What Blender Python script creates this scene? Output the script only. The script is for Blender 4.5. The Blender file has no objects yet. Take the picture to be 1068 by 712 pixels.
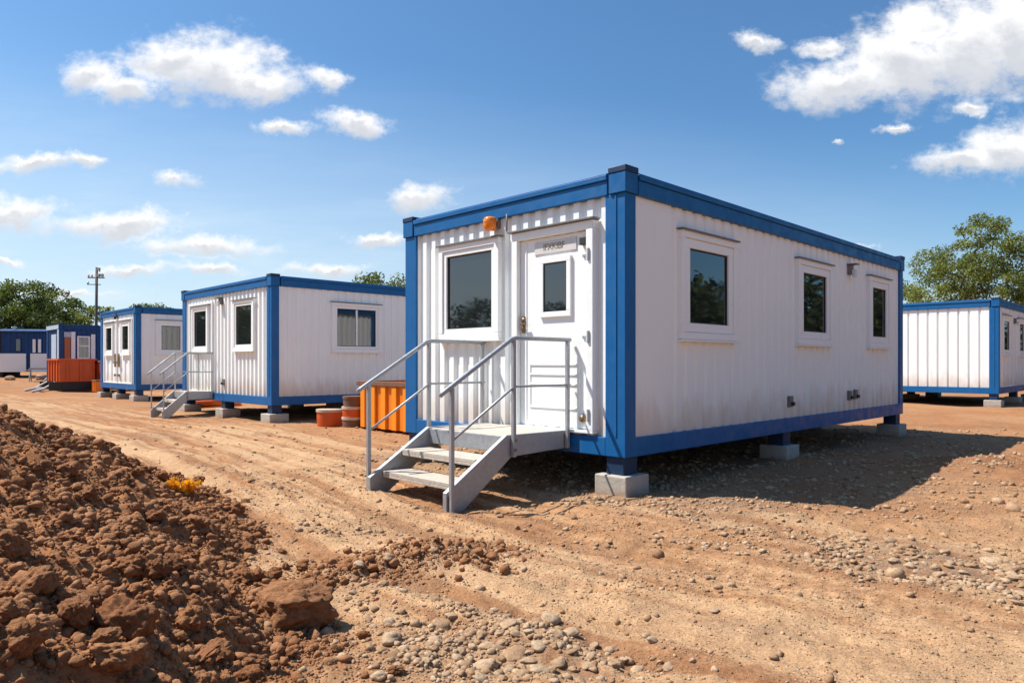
import bpy, math, random
import numpy as np
from mathutils import Vector, Matrix, noise as mnoise

random.seed(7)
RNG = np.random.default_rng(11)
S = bpy.context.scene
COL = S.collection
R = math.radians

# ------------------------------------------------------------------ helpers
def link(o, parent=None):
    COL.objects.link(o)
    if parent is not None:
        o.parent = parent
    return o

def tag(o, label=None, cat=None, group=None, kind=None):
    if label: o['label'] = label
    if cat: o['category'] = cat
    if group: o['group'] = group
    if kind: o['kind'] = kind
    return o

def empty(name, loc=(0, 0, 0), rz=0.0):
    o = bpy.data.objects.new(name, None)
    o.empty_display_size = 0.2
    o.location = loc
    o.rotation_euler = (0, 0, rz)
    return link(o)

def copy_tree(o, parent=None):
    c = o.copy()
    COL.objects.link(c)
    c.parent = parent
    for ch in list(o.children):
        copy_tree(ch, c)
    return c

class MB:
    """collects boxes, prisms and tubes into ONE mesh object"""
    def __init__(self):
        self.v = []; self.f = []
    def box(self, a, b):
        x0, x1 = sorted((a[0], b[0])); y0, y1 = sorted((a[1], b[1])); z0, z1 = sorted((a[2], b[2]))
        n = len(self.v)
        self.v += [(x0,y0,z0),(x1,y0,z0),(x1,y1,z0),(x0,y1,z0),(x0,y0,z1),(x1,y0,z1),(x1,y1,z1),(x0,y1,z1)]
        self.f += [tuple(n+i for i in q) for q in ((0,3,2,1),(4,5,6,7),(0,1,5,4),(1,2,6,5),(2,3,7,6),(3,0,4,7))]
        return self
    def prism(self, pts, axis, t0, t1):
        """pts: polygon in the two other axes (in axis order), extruded along axis"""
        n = len(self.v); k = len(pts)
        for t in (t0, t1):
            for p in pts:
                q = list(p); q.insert(axis, t); self.v.append(tuple(q))
        self.f.append(tuple(n+i for i in range(k))[::-1])
        self.f.append(tuple(n+k+i for i in range(k)))
        for i in range(k):
            j = (i+1) % k
            self.f.append((n+i, n+j, n+k+j, n+k+i))
        return self
    def tube(self, pts, r, n=8, r1=None):
        pts = [Vector(p) for p in pts]
        m = len(pts); base = len(self.v)
        for i, p in enumerate(pts):
            d = (pts[min(i+1, m-1)] - pts[max(i-1, 0)]).normalized()
            a = d.orthogonal().normalized() if abs(d.z) > .95 else d.cross(Vector((0,0,1))).normalized()
            b = d.cross(a)
            rr = r if r1 is None else r + (r1-r)*i/(m-1)
            for k in range(n):
                t = 2*math.pi*(k+.5)/n
                self.v.append(tuple(p + a*(rr*math.cos(t)) + b*(rr*math.sin(t))))
        for i in range(m-1):
            for k in range(n):
                k2 = (k+1) % n
                self.f.append((base+i*n+k, base+i*n+k2, base+(i+1)*n+k2, base+(i+1)*n+k))
        self.f.append(tuple(base+k for k in range(n))[::-1])
        self.f.append(tuple(base+(m-1)*n+k for k in range(n)))
        return self
    def lathe(self, prof, c=(0,0,0), n=20):
        base = len(self.v)
        for (r, z) in prof:
            for k in range(n):
                t = 2*math.pi*k/n
                self.v.append((c[0]+r*math.cos(t), c[1]+r*math.sin(t), c[2]+z))
        for i in range(len(prof)-1):
            for k in range(n):
                k2 = (k+1) % n
                self.f.append((base+i*n+k, base+i*n+k2, base+(i+1)*n+k2, base+(i+1)*n+k))
        self.f.append(tuple(base+k for k in range(n))[::-1])
        self.f.append(tuple(base+(len(prof)-1)*n+k for k in range(n)))
        return self
    def sheet(self, prof, z0, z1, P):
        """vertical corrugated sheet: prof = [(along, depth)], P maps (a,z,d) to local"""
        base = len(self.v)
        for (a, d) in prof:
            self.v.append(P(a, z0, d)); self.v.append(P(a, z1, d))
        for i in range(len(prof)-1):
            n = base+2*i
            self.f.append((n, n+2, n+3, n+1))
        return self
    def build(self, name, mat, parent=None, bevel=0, smooth=False):
        me = bpy.data.meshes.new(name)
        me.from_pydata(self.v, [], self.f)
        me.materials.append(mat)
        if smooth:
            me.shade_smooth()
        o = bpy.data.objects.new(name, me)
        link(o, parent)
        if bevel:
            b = o.modifiers.new('bevel', 'BEVEL')
            b.width = bevel; b.segments = 2; b.limit_method = 'ANGLE'; b.angle_limit = R(40)
        return o

def np_mesh(name, V, F, mats, parent=None, smooth=False, attrs=None, matidx=None):
    me = bpy.data.meshes.new(name)
    V = np.ascontiguousarray(V, dtype=np.float32); F = np.ascontiguousarray(F, dtype=np.int32)
    k = F.shape[1]
    me.vertices.add(len(V)); me.vertices.foreach_set('co', V.ravel())
    me.loops.add(F.size); me.loops.foreach_set('vertex_index', F.ravel())
    me.polygons.add(len(F))
    me.polygons.foreach_set('loop_start', np.arange(0, F.size, k, dtype=np.int32))
    me.polygons.foreach_set('loop_total', np.full(len(F), k, dtype=np.int32))
    if smooth:
        me.polygons.foreach_set('use_smooth', np.ones(len(F), dtype=bool))
    me.update(calc_edges=True)
    for kk, arr in (attrs or {}).items():
        a = me.attributes.new(kk, 'FLOAT', 'POINT')
        a.data.foreach_set('value', np.ascontiguousarray(arr, dtype=np.float32))
    for m in (mats if isinstance(mats, (list, tuple)) else [mats]):
        me.materials.append(m)
    o = bpy.data.objects.new(name, me)
    return link(o, parent)

# ---- vectorised noise
_perm = np.random.default_rng(3).permutation(4096)
def _h(ix, iy, s):
    return _perm[(_perm[(ix + s*131) & 4095] + iy) & 4095]
def perlin(x, y, s=0):
    x0 = np.floor(x); y0 = np.floor(y)
    fx = x-x0; fy = y-y0
    ix = x0.astype(np.int64); iy = y0.astype(np.int64)
    u = fx*fx*fx*(fx*(fx*6-15)+10); v = fy*fy*fy*(fy*(fy*6-15)+10)
    def g(dx, dy):
        a = _h(ix+dx, iy+dy, s)*(2*math.pi/4096)
        return np.cos(a)*(fx-dx) + np.sin(a)*(fy-dy)
    a = g(0,0)*(1-u)+g(1,0)*u
    b = g(0,1)*(1-u)+g(1,1)*u
    return (a*(1-v)+b*v)*1.5
def fbm(x, y, f, octv, s=0, gain=.5):
    t = np.zeros_like(x); amp = 1.0
    for i in range(octv):
        t += amp*perlin(x*f, y*f, s+i*7); f *= 2.03; amp *= gain
    return t
def sstep(a, b, x):
    t = np.clip((x-a)/(b-a), 0, 1)
    return t*t*(3-2*t)

# ------------------------------------------------------------------ materials
def new_mat(name):
    m = bpy.data.materials.new(name); m.use_nodes = True
    nt = m.node_tree
    return m, nt, nt.nodes['Principled BSDF']

class NB:
    """small node-building helper"""
    def __init__(self, nt): self.nt = nt
    def n(self, t, **kw):
        x = self.nt.nodes.new(t)
        for k, v in kw.items(): setattr(x, k, v)
        return x
    def l(self, a, b): self.nt.links.new(a, b)
    def val(self, sock, v):
        if hasattr(v, 'is_linked') or isinstance(v, bpy.types.NodeSocket): self.l(v, sock)
        else: sock.default_value = v
    def noise(self, vec, scale, detail=4, rough=.55, dist=0):
        x = self.n('ShaderNodeTexNoise')
        if vec is not None: self.l(vec, x.inputs['Vector'])
        x.inputs['Scale'].default_value = scale; x.inputs['Detail'].default_value = detail
        x.inputs['Roughness'].default_value = rough; x.inputs['Distortion'].default_value = dist
        return x.outputs['Fac']
    def mr(self, v, a, b, c=0., d=1., smooth=True):
        x = self.n('ShaderNodeMapRange'); x.interpolation_type = 'SMOOTHSTEP' if smooth else 'LINEAR'
        self.l(v, x.inputs['Value'])
        for i, q in zip((1,2,3,4), (a,b,c,d)): x.inputs[i].default_value = q
        return x.outputs['Result']
    def mix(self, f, a, b, mode='MIX'):
        x = self.n('ShaderNodeMix'); x.data_type = 'RGBA'; x.blend_type = mode
        self.val(x.inputs[0], f)
        for s, q in ((x.inputs[6], a), (x.inputs[7], b)):
            if isinstance(q, tuple): s.default_value = (*q[:3], 1)
            else: self.l(q, s)
        return x.outputs[2]
    def math(self, op, a, b=0., c=0., clamp=False):
        x = self.n('ShaderNodeMath'); x.operation = op; x.use_clamp = clamp
        self.val(x.inputs[0], a); self.val(x.inputs[1], b); self.val(x.inputs[2], c)
        return x.outputs[0]
    def vm(self, op, a, b=(0,0,0)):
        x = self.n('ShaderNodeVectorMath'); x.operation = op
        for s, q in ((x.inputs[0], a), (x.inputs[1], b)):
            if isinstance(q, tuple): s.default_value = q
            else: self.l(q, s)
        return x.outputs['Value'] if op in ('LENGTH', 'DOT_PRODUCT') else x.outputs['Vector']
    def attr(self, name):
        x = self.n('ShaderNodeAttribute'); x.attribute_name = name
        return x.outputs['Fac']
    def coord(self, which='Object'):
        return self.n('ShaderNodeTexCoord').outputs[which]
    def scale(self, vec, s):
        return self.vm('MULTIPLY', vec, s)
    def bump(self, h, strength, dist, normal=None):
        x = self.n('ShaderNodeBump'); x.inputs['Strength'].default_value = strength
        x.inputs['Distance'].default_value = dist
        self.l(h, x.inputs['Height'])
        if normal is not None: self.l(normal, x.inputs['Normal'])
        return x.outputs['Normal']

def painted(name, col, dirt=(.42,.33,.24), dirt_amt=.35, rough=.42, rust=.5, streak=True, var=.08, foot=False):
    m, nt, p = new_mat(name); b = NB(nt)
    oc = b.coord()
    base = b.mix(b.noise(oc, 1.7, 3), tuple(c*(1-var) for c in col), tuple(min(1, c*(1+var)) for c in col))
    if streak:
        st = b.mr(b.noise(b.scale(oc, (9., 9., .55)), 1.0, 5, .6), .52, .80)
        patch = b.mr(b.noise(oc, 1.1, 4), .42, .72)
        base = b.mix(b.math('MULTIPLY', b.math('MULTIPLY', st, patch), dirt_amt), base, dirt)
    sp = b.mr(b.noise(oc, 5.0, 6, .7), .66, .78)
    base = b.mix(b.math('MULTIPLY', sp, dirt_amt*.8), base, dirt)
    if rust:
        ru = b.mr(b.noise(oc, 14.0, 5, .7), .70, .76)
        pm = b.mr(b.noise(oc, .9, 2), .55, .7)
        base = b.mix(b.math('MULTIPLY', b.math('MULTIPLY', ru, pm), rust), base, (.22,.09,.035))
    if foot:       # dust and mud splashed up from the yard
        sz = b.n('ShaderNodeSeparateXYZ'); b.l(oc, sz.inputs[0])
        ft = b.mr(b.math('MULTIPLY_ADD', b.noise(b.scale(oc, (5., 5., 2.)), 1.0, 5, .65), .7, sz.outputs[2]), .85, 1.35, 1., 0.)
        base = b.mix(b.math('MULTIPLY', ft, .5), base, (.50,.33,.20))
    b.l(base, p.inputs['Base Color'])
    p.inputs['Specular IOR Level'].default_value = .35
    b.l(b.mr(b.noise(oc, 6., 4), .3, .7, rough-.08, rough+.15), p.inputs['Roughness'])
    b.l(b.bump(b.noise(oc, 9., 3), .08, .02), p.inputs['Normal'])
    return m

def metal(name, col, rough=.5, met=.55):
    m, nt, p = new_mat(name); b = NB(nt); oc = b.coord()
    base = b.mix(b.noise(oc, 18., 5, .65), tuple(c*.72 for c in col), tuple(min(1, c*1.15) for c in col))
    base = b.mix(b.math('MULTIPLY', b.mr(b.noise(oc, 5., 5, .7), .58, .72), .4), base, (.40,.30,.21))
    b.l(base, p.inputs['Base Color']); p.inputs['Metallic'].default_value = met
    b.l(b.mr(b.noise(oc, 30., 3), .3, .7, rough-.1, rough+.15), p.inputs['Roughness'])
    b.l(b.bump(b.noise(oc, 60., 3), .1, .01), p.inputs['Normal'])
    return m

def plain(name, col, rough=.6, bumpy=0., var=.15, nscale=12.):
    m, nt, p = new_mat(name); b = NB(nt); oc = b.coord()
    b.l(b.mix(b.noise(oc, nscale, 5), tuple(c*(1-var) for c in col), tuple(min(1, c*(1+var)) for c in col)), p.inputs['Base Color'])
    p.inputs['Roughness'].default_value = rough
    if bumpy: b.l(b.bump(b.noise(oc, nscale*3, 5, .65), bumpy, .02), p.inputs['Normal'])
    return m

def glass(name, col=(.012,.015,.017)):
    m, nt, p = new_mat(name); b = NB(nt); oc = b.coord()
    p.inputs['Base Color'].default_value = (*col, 1)
    b.l(b.mr(b.noise(oc, 3., 4), .35, .7, .015, .05), p.inputs['Roughness'])
    p.inputs['IOR'].default_value = 2.0
    b.l(b.bump(b.noise(oc, 1.6, 1), .02, .05), p.inputs['Normal'])
    return m

M = {}
M['white'] = painted('white_paint', (.85,.88,.865), dirt_amt=.15, rust=.45, var=.025, foot=True)
M['trim'] = painted('white_trim', (.85,.87,.855), dirt_amt=.12, rust=0, rough=.35, streak=False, var=.02)
M['blue'] = painted('blue_paint', (.003,.102,.295), dirt=(.12,.17,.22), dirt_amt=.35, rust=.5, rough=.45, var=.14)
M['darkblue'] = painted('dark_blue_paint', (.012,.035,.085), dirt=(.12,.09,.06), dirt_amt=.4, rust=.3, rough=.5)
M['cabin'] = painted('cabin_blue', (.004,.048,.17), dirt=(.05,.05,.07), dirt_amt=.5, rust=.2, var=.2)
M['roof'] = plain('roof_sheet', (.35,.37,.39), .6)
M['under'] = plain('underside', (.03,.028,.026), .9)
M['steel'] = metal('galvanised_steel', (.40,.415,.43))
M['deck'] = plain('deck_board', (.46,.40,.33), .8, .5, .22, 7.)
M['concrete'] = plain('concrete', (.40,.36,.31), .9, .5, .2, 9.)
def stained_concrete():
    m, nt, p = new_mat('stained_concrete'); b = NB(nt); oc = b.coord()
    c = b.mix(b.noise(oc, 8., 6, .65), (.30,.27,.23), (.50,.46,.40))
    sz = b.n('ShaderNodeSeparateXYZ'); b.l(oc, sz.inputs[0])
    ft = b.mr(b.math('MULTIPLY_ADD', b.noise(oc, 14., 4, .6), .14, sz.outputs[2]), .04, .17, 1., 0.)
    c = b.mix(b.math('MULTIPLY', ft, .8), c, (.34,.20,.115))
    c = b.mix(b.mr(b.noise(oc, 30., 4, .7), .60, .72, 0., .5), c, (.14,.11,.09))
    b.l(c, p.inputs['Base Color']); p.inputs['Roughness'].default_value = .95
    b.l(b.bump(b.noise(oc, 28., 6, .7), .8, .008), p.inputs['Normal'])
    return m
M['concrete'] = stained_concrete()
M['glass'] = glass('window_glass')
M['orange'] = painted('orange_paint', (.75,.19,.012), dirt=(.16,.06,.02), dirt_amt=.6, rust=.6, var=.12)
M['redorange'] = painted('red_orange_paint', (.55,.085,.012), dirt=(.10,.04,.02), dirt_amt=.7, rust=.6, var=.15)
M['yellow'] = painted('yellow_orange_paint', (.80,.255,.012), dirt=(.2,.08,.02), dirt_amt=.5, rust=.5, var=.1)  # brighter yellow-orange tone for the skip's front ribs
M['rust'] = plain('rusty_brown', (.16,.075,.04), .8, .4, .35, 10.)
M['black'] = plain('black_rubber', (.02,.02,.022), .6)
M['brass'] = metal('aged_brass', (.26,.18,.10), .4, .8)
M['letter'] = plain('lettering_brown', (.20,.155,.085), .6)
M['plate'] = plain('grey_sign_plate', (.62,.60,.58), .4)  # grey of the shadow below the door lintel, set as a colour
M['lamp'] = plain('grey_lamp_body', (.16,.15,.145), .5)
M['lens'] = plain('clear_lamp_lens', (.6,.6,.58), .15)
M['pole'] = plain('weathered_wood', (.13,.115,.10), .85, .4)
M['brown'] = plain('brown_door', (.42,.13,.045), .6)
M['pale'] = plain('pale_blue_panel', (.42,.52,.62), .5)
M['rim'] = plain('pale_rim', (.52,.40,.30), .7)
_m, _nt, _p = new_mat('amber_lens')
_p.inputs['Base Color'].default_value = (.85,.21,.008,1); _p.inputs['Roughness'].default_value = .18
_b = NB(_nt); _b.l(_b.mix(_b.noise(_b.coord(), 40.), (.75,.15,.005), (.95,.30,.012)), _p.inputs['Base Color'])
M['amber'] = _m

# ------------------------------------------------------------------ ground shape
TH = math.atan2(.702, .712)
CU = Vector((math.cos(TH), math.sin(TH), 0)); CV = Vector((-math.sin(TH), math.cos(TH), 0))
MAIN = Vector((1.05, 6.5, 0))

def seg_dist(x, y, a, b):
    ax, ay = a; bx, by = b
    dx, dy = bx-ax, by-ay
    t = np.clip(((x-ax)*dx + (y-ay)*dy)/(dx*dx+dy*dy), 0, 1)
    return np.hypot(x-ax-t*dx, y-ay-t*dy), t

TRACKS = [[(-14,19),(-7,11.5),(-2.6,6.6),(.1,4.9),(1.8,3.8),(3.4,2.6),(4.6,1.6)],
          [(-16,17.5),(-8.5,10.6),(-3.2,5.9),(-.6,4.1),(1.1,3.0),(2.6,1.8)],
          [(-3,8.2),(-.6,5.2),(.35,3.8),(.6,2.2)],
          [(1.6,5.4),(3.2,5.0),(5.5,6.0),(9,9)]]
def track_field(x, y):
    best = np.full_like(x, 9.); side = np.zeros_like(x)
    for tr in TRACKS:
        for a, b in zip(tr[:-1], tr[1:]):
            d, _ = seg_dist(x, y, a, b)
            best = np.minimum(best, d)
    return best

_LP = [(-24,28),(-14,19.5),(-6.2,12.2),(-2.5,8.0),(-.5,5.3),(1.3,3.8),(3.1,2.5),(6,.9)]
def lane_coords(x, y):
    best = np.full_like(x, 1e9); sd = np.zeros_like(x); al = np.zeros_like(x); acc = 0.
    pts = []
    for i in range(len(_LP)-1):           # smooth the centre line
        p0 = np.array(_LP[max(i-1, 0)]); p1 = np.array(_LP[i]); p2 = np.array(_LP[i+1]); p3 = np.array(_LP[min(i+2, len(_LP)-1)])
        for t in np.linspace(0, 1, 6)[:-1]:
            pts.append(.5*((2*p1)+(-p0+p2)*t+(2*p0-5*p1+4*p2-p3)*t*t+(-p0+3*p1-3*p2+p3)*t**3))
    pts.append(np.array(_LP[-1]))
    for a, b in zip(pts[:-1], pts[1:]):
        dx, dy = b-a; L = math.hypot(dx, dy)
        t = np.clip(((x-a[0])*dx+(y-a[1])*dy)/(L*L), 0, 1)
        ex = x-a[0]-t*dx; ey = y-a[1]-t*dy
        d = np.hypot(ex, ey); k = d < best
        best = np.where(k, d, best); sd = np.where(k, np.sign(dx*ey-dy*ex)*d, sd); al = np.where(k, acc+t*L, al)
        acc += L
    return sd, al
def streaks(x, y):
    sd, al = lane_coords(x, y)
    sd = sd + .10*perlin(x*.6, y*.6, 44)
    m = 1-sstep(1.3, 2.6, np.abs(sd-.1))
    n = fbm(sd*4.3, al*.13, 1., 5, 121, .68)
    return n, m, sd, al

def soft_spot(x, y, cx, cy, r0, r1):
    return 1-sstep(r0, r1, np.hypot(x-cx, y-cy))

def ground_z(x, y):
    r = np.hypot(x, y)
    near = 1-sstep(14, 30, r)
    z = .035*fbm(x, y, .35, 3, 1) + near*(.022*fbm(x, y, 1.6, 4, 5) + .007*fbm(x, y, 9., 3, 9))
    w = perlin(x*.7, y*.7, 21)*.15
    t = track_field(x+w, y-w)
    rut = np.exp(-(t/.16)**2)
    lip = np.exp(-((t-.33)/.12)**2)
    z += near*(-.030*rut + .020*lip*(1+fbm(x, y, 3., 2, 14)))
    # tread cleats along ruts
    z += near*.006*rut*np.sin((x*.8+y*1.2)*34)*(perlin(x*1.3, y*1.3, 4) > 0)
    sn, sm, sd, al = streaks(x, y)
    z += near*sm*.008*sn
    for o_ in (-1.05, -.42, .38, 1.0):
        e = sd-o_-.07*perlin(al*.35, al*0+o_*9, 8)
        z += near*sm*(-.016*np.exp(-(e/.09)**2)+.009*np.exp(-((np.abs(e)-.2)/.07)**2))*(1+.5*perlin(al*1.2, al*0+o_, 12))
        z += near*sm*.005*np.exp(-(e/.11)**2)*np.sin(al*42)*(perlin(al*.5, al*0+o_*3, 15) > .0)
    # low ridge of pushed-up soil, red bank at the right
    d, tt = seg_dist(x, y, (-1.0, 4.25), (-.28, 4.65))
    z += np.exp(-(d/.2)**2)*(.022+.075*np.abs(fbm(x, y, 7., 4, 31)))
    bank = soft_spot(x, y, 6.0, 7.6, .5, 1.9)
    z += bank*(.14+.06*fbm(x, y, 2.5, 4, 33))
    # stones strip makes uneven floor
    z += soft_spot(x, y, 0, 3, .2, 1.)*.02*fbm(x, y, 4., 3, 40)
    # gentle rise far to the left, debris bank in front of the far cabin
    z += .45*sstep(36, 52, y-.25*x-8)*sstep(8, -22, x+6) 
    # ground stays level under the feet of the containers
    z *= 1-.5*soft_spot(x, y, 1.05, 6.5, .2, .8)
    return z

def heap_h(x, y):
    d, t = seg_dist(x, y, (-5.2, 4.0), (-3.6, .8))
    d = d + .22*fbm(x, y, .8, 3, 51)
    h = .54*(3.40-d)
    h = np.where(h > .9, .9+.45*np.tanh((h-.9)/.45), h)
    n = .085*fbm(x, y, 1.7, 3, 61) + .055*np.abs(fbm(x, y, 5.0, 4, 67))+.022*fbm(x, y, 19., 3, 71)
    fade = sstep(-.03, .22, h)
    return np.where(h > 0, h, h*1.4) + n*(.15+.85*fade)

def surf_z(x, y):
    g = ground_z(x, y); h = heap_h(x, y)
    return np.maximum(g, g*0+h)

# ground sheet: fine rings near, coarse far
def make_ground():
    rings = [0.35]
    while rings[-1] < 4000:
        r = rings[-1]
        rings.append(r*(1.0062 if 1.8 < r < 16 else (1.013 if r < 45 else (1.06 if r < 300 else 1.35))))
    rings = np.array(rings)
    a = np.concatenate([np.linspace(R(38), R(142), 620), np.linspace(R(142), R(398), 150)[1:-1]])
    A, RR = np.meshgrid(a, rings)
    X = (RR*np.cos(A)).ravel(); Y = (RR*np.sin(A)).ravel()
    n, k = len(rings), len(a)
    X = np.append(X, 0.); Y = np.append(Y, 0.)
    Z = ground_z(X, Y)
    i = np.arange(n-1)[:, None]; j = np.arange(k)[None, :]
    j2 = (j+1) % k
    F = np.stack([i*k+j, (i+1)*k+j, (i+1)*k+j2, i*k+j2], -1).reshape(-1, 4)
    c = n*k
    jj = np.arange(k)
    w = perlin(X*.7, Y*.7, 21)*.15
    t = track_field(X+w, Y-w)
    pale = np.clip((1-sstep(.1, .75, t))*(.65+.6*fbm(X, Y, 1.3, 3, 81)) + .35*sstep(.1, .7, fbm(X, Y, .3, 3, 83)), 0, 1)
    # wide worn lane between the heap and the cabins, streaked along its length
    sn, sm, sd_, al_ = streaks(X, Y)
    pale = np.clip(pale*.55 + sm*(.38+.85*sn), 0, 1)
    d, _ = seg_dist(X, Y, (-1.0, 4.25), (-.28, 4.65))
    red = np.clip(np.exp(-(d/.28)**2) + soft_spot(X, Y, 6., 7.6, .6, 2.1) + .5*sstep(.15, .6, fbm(X, Y, .55, 3, 91))
                  + (1-sstep(-.25, .05, -heap_h(X, Y)-.18)), 0, 1)
    red = np.clip(red*(1-.5*sm) + sm*sstep(.05, .5, -sn)*.5, 0, 1)
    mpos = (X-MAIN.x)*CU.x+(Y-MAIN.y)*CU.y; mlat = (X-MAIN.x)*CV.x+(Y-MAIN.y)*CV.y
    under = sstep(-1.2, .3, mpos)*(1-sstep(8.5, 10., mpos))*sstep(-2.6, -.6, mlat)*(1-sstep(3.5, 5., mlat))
    grav_shade = np.clip(under*(.8+.5*fbm(X, Y, 1.2, 3, 95)) + soft_spot(X, Y, 2.5, 4.3, .1, 1.1)*.8 + soft_spot(X, Y, 0, 3.0, .1, .75)*.7
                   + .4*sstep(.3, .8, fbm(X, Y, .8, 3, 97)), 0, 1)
    Fc = F
    o = np_mesh('ground', np.stack([X, Y, Z], -1), Fc, mat_ground(), smooth=True, attrs={'pale': pale, 'red': red, 'grav': grav_shade})
    tag(o, kind='structure')
    return o

def mat_ground():
    m, nt, p = new_mat('dirt_ground'); b = NB(nt); oc = b.coord()
    n1 = b.noise(oc, .55, 5, .6)
    c = b.mix(b.mr(n1, .35, .65), (.350,.188,.094), (.335,.150,.062))
    c = b.mix(b.math('MULTIPLY', b.attr('pale'), .95), c, (.47,.300,.168))
    c = b.mix(b.math('MULTIPLY', b.attr('red'), b.mr(b.noise(oc, 3., 5, .65), .3, .6, .35, 1.)), c, (.22,.103,.05))
    c = b.mix(b.math('MULTIPLY', b.attr('grav'), b.mr(b.noise(oc, 7., 4, .65), .35, .62, .2, .9)), c, (.245,.165,.110))  # gravel colour, also darkened to deepen the shadow around the main container
    # crumbs, pits and dry patches
    f1 = b.noise(oc, 9., 6, .7); f2 = b.noise(oc, 75., 4, .7)
    c = b.mix(1., c, b.mix(b.mr(f1, .3, .7), (.84,.82,.80), (1.10,1.10,1.09)), 'MULTIPLY')
    c = b.mix(1., c, b.mix(b.mr(f2, .3, .7), (.72,.70,.68), (1.2,1.2,1.2)), 'MULTIPLY')
    v = b.n('ShaderNodeTexVoronoi'); v.inputs['Scale'].default_value = 38.; b.l(oc, v.inputs['Vector'])
    peb = b.mr(v.outputs['Distance'], .18, .34, 1., 0.)
    pm = b.math('MULTIPLY', peb, b.mr(b.noise(oc, 2.2, 4, .6), .48, .62))
    sep = b.n('ShaderNodeSeparateColor'); b.l(v.outputs['Color'], sep.inputs[0])
    pm2 = b.math('MULTIPLY', pm, b.mr(sep.outputs[0], .45, .55))
    c = b.mix(b.math('MULTIPLY', pm2, .8), c, b.mix(sep.outputs[1], (.20,.12,.075), (.46,.37,.29)))
    b.l(c, p.inputs['Base Color'])
    p.inputs['Roughness'].default_value = .95; p.inputs['Specular IOR Level'].default_value = .15
    h = b.math('ADD', b.math('MULTIPLY', f1, 1.2), b.math('MULTIPLY', f2, .35))
    h = b.math('ADD', h, b.math('MULTIPLY', pm2, .35))
    h = b.math('ADD', h, b.math('MULTIPLY', b.noise(oc, 160., 3, .7), .10))
    b.l(b.bump(h, 1.0, .017), p.inputs['Normal'])
    return m

def mat_soil(name='loose_soil', attr=None):
    m, nt, p = new_mat(name); b = NB(nt); oc = b.coord()
    c = b.mix(b.mr(b.noise(oc, 2.3, 5, .65), .3, .7), (.25,.095,.036), (.37,.16,.066))
    c = b.mix(b.mr(b.noise(oc, 24., 4, .7), .3, .7, 0, .7), c, (.35,.18,.088))
    if attr:
        c = b.mix(b.attr(attr), b.mix(.4, c, (.15,.062,.028)), b.mix(.4, c, (.36,.20,.11)))
    b.l(c, p.inputs['Base Color']); p.inputs['Roughness'].default_value = .95
    p.inputs['Specular IOR Level'].default_value = .12
    h = b.math('ADD', b.noise(oc, 22., 5, .7), b.math('MULTIPLY', b.noise(oc, 90., 4, .7), .4))
    b.l(b.bump(h, 1., .014), p.inputs['Normal'])
    return m

def mat_stone(name, c0, c1, attr=None, nscale=30., bd=.004):
    m, nt, p = new_mat(name); b = NB(nt); oc = b.coord()
    if attr: f = b.attr(attr)
    else:
        oi = b.n('ShaderNodeObjectInfo'); f = oi.outputs['Random']
    c = b.mix(f, c0, c1)
    c = b.mix(1., c, b.mix(b.mr(b.noise(oc, nscale, 5, .7), .3, .7), (.66,.62,.58), (1.2,1.18,1.15)), 'MULTIPLY')
    b.l(c, p.inputs['Base Color']); p.inputs['Roughness'].default_value = .9
    p.inputs['Specular IOR Level'].default_value = .2
    h = b.math('ADD', b.noise(oc, nscale, 5, .7), b.math('MULTIPLY', b.noise(oc, nscale*4, 3, .7), .3))
    b.l(b.bump(h, .7, bd), p.inputs['Normal'])
    return m

make_ground()
M['soil'] = mat_soil()

# heap of loose soil
def make_heap():
    xs = np.arange(-9.6, -.35, .024); ys = np.arange(-2.8, 8.2, .024)
    X, Y = np.meshgrid(xs, ys)
    H = heap_h(X, Y)
    G = ground_z(X, Y)
    Z = np.where(H > -.12, np.maximum(H, G-.06), G-.10)
    keep = H > -.16
    n, k = X.shape
    idx = np.arange(n*k).reshape(n, k)
    q = keep[:-1,:-1] | keep[1:,:-1] | keep[:-1,1:] | keep[1:,1:]
    F = np.stack([idx[:-1,:-1], idx[:-1,1:], idx[1:,1:], idx[1:,:-1]], -1)[q]
    used, inv = np.unique(F.ravel(), return_inverse=True)
    V = np.stack([X.ravel(), Y.ravel(), Z.ravel()], -1)[used]
    o = np_mesh('soil_heap', V, inv.reshape(-1, 4), M['soil'], smooth=True)
    tag(o, 'big sloping heap of loose reddish-brown soil filling the left foreground', 'soil heap')
make_heap()

# ------------------------------------------------------------------ stones and clods
def rock_proto(seed, sub, rough=.35, facet=.25):
    import bmesh
    bm = bmesh.new()
    bmesh.ops.create_icosphere(bm, subdivisions=sub, radius=1)
    rr = random.Random(seed)
    off = Vector((rr.uniform(-50, 50), rr.uniform(-50, 50), rr.uniform(-50, 50)))
    planes = [(Vector((rr.gauss(0,1), rr.gauss(0,1), rr.gauss(0,1))).normalized(), rr.uniform(.62,.9)) for _ in range(9)]
    for v in bm.verts:
        d = v.co.normalized()
        r = 1.0
        for (n, k) in planes:
            c = d.dot(n)
            if c > 1e-3: r = min(r, (1-facet)*r + facet*min(r, k/c))
        r *= 1 + rough*(mnoise.fractal(d*1.3+off, 1.0, 2.0, 5, noise_basis='PERLIN_ORIGINAL'))
        if sub >= 4: r *= 1+.10*mnoise.fractal(d*4.5+off, .6, 2.1, 6)+.05*(mnoise.cell(d*5+off))
        v.co = d*r
    bm.verts.index_update()
    V = np.array([v.co[:] for v in bm.verts]); F = np.array([[v.index for v in f.verts] for f in bm.faces])
    bm.free()
    V -= V.mean(0)
    return V, F

SMALL = [rock_proto(100+i, 2, .38, .85) for i in range(10)]
TINY = [rock_proto(200+i, 1, .3, .6) for i in range(6)]

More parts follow.
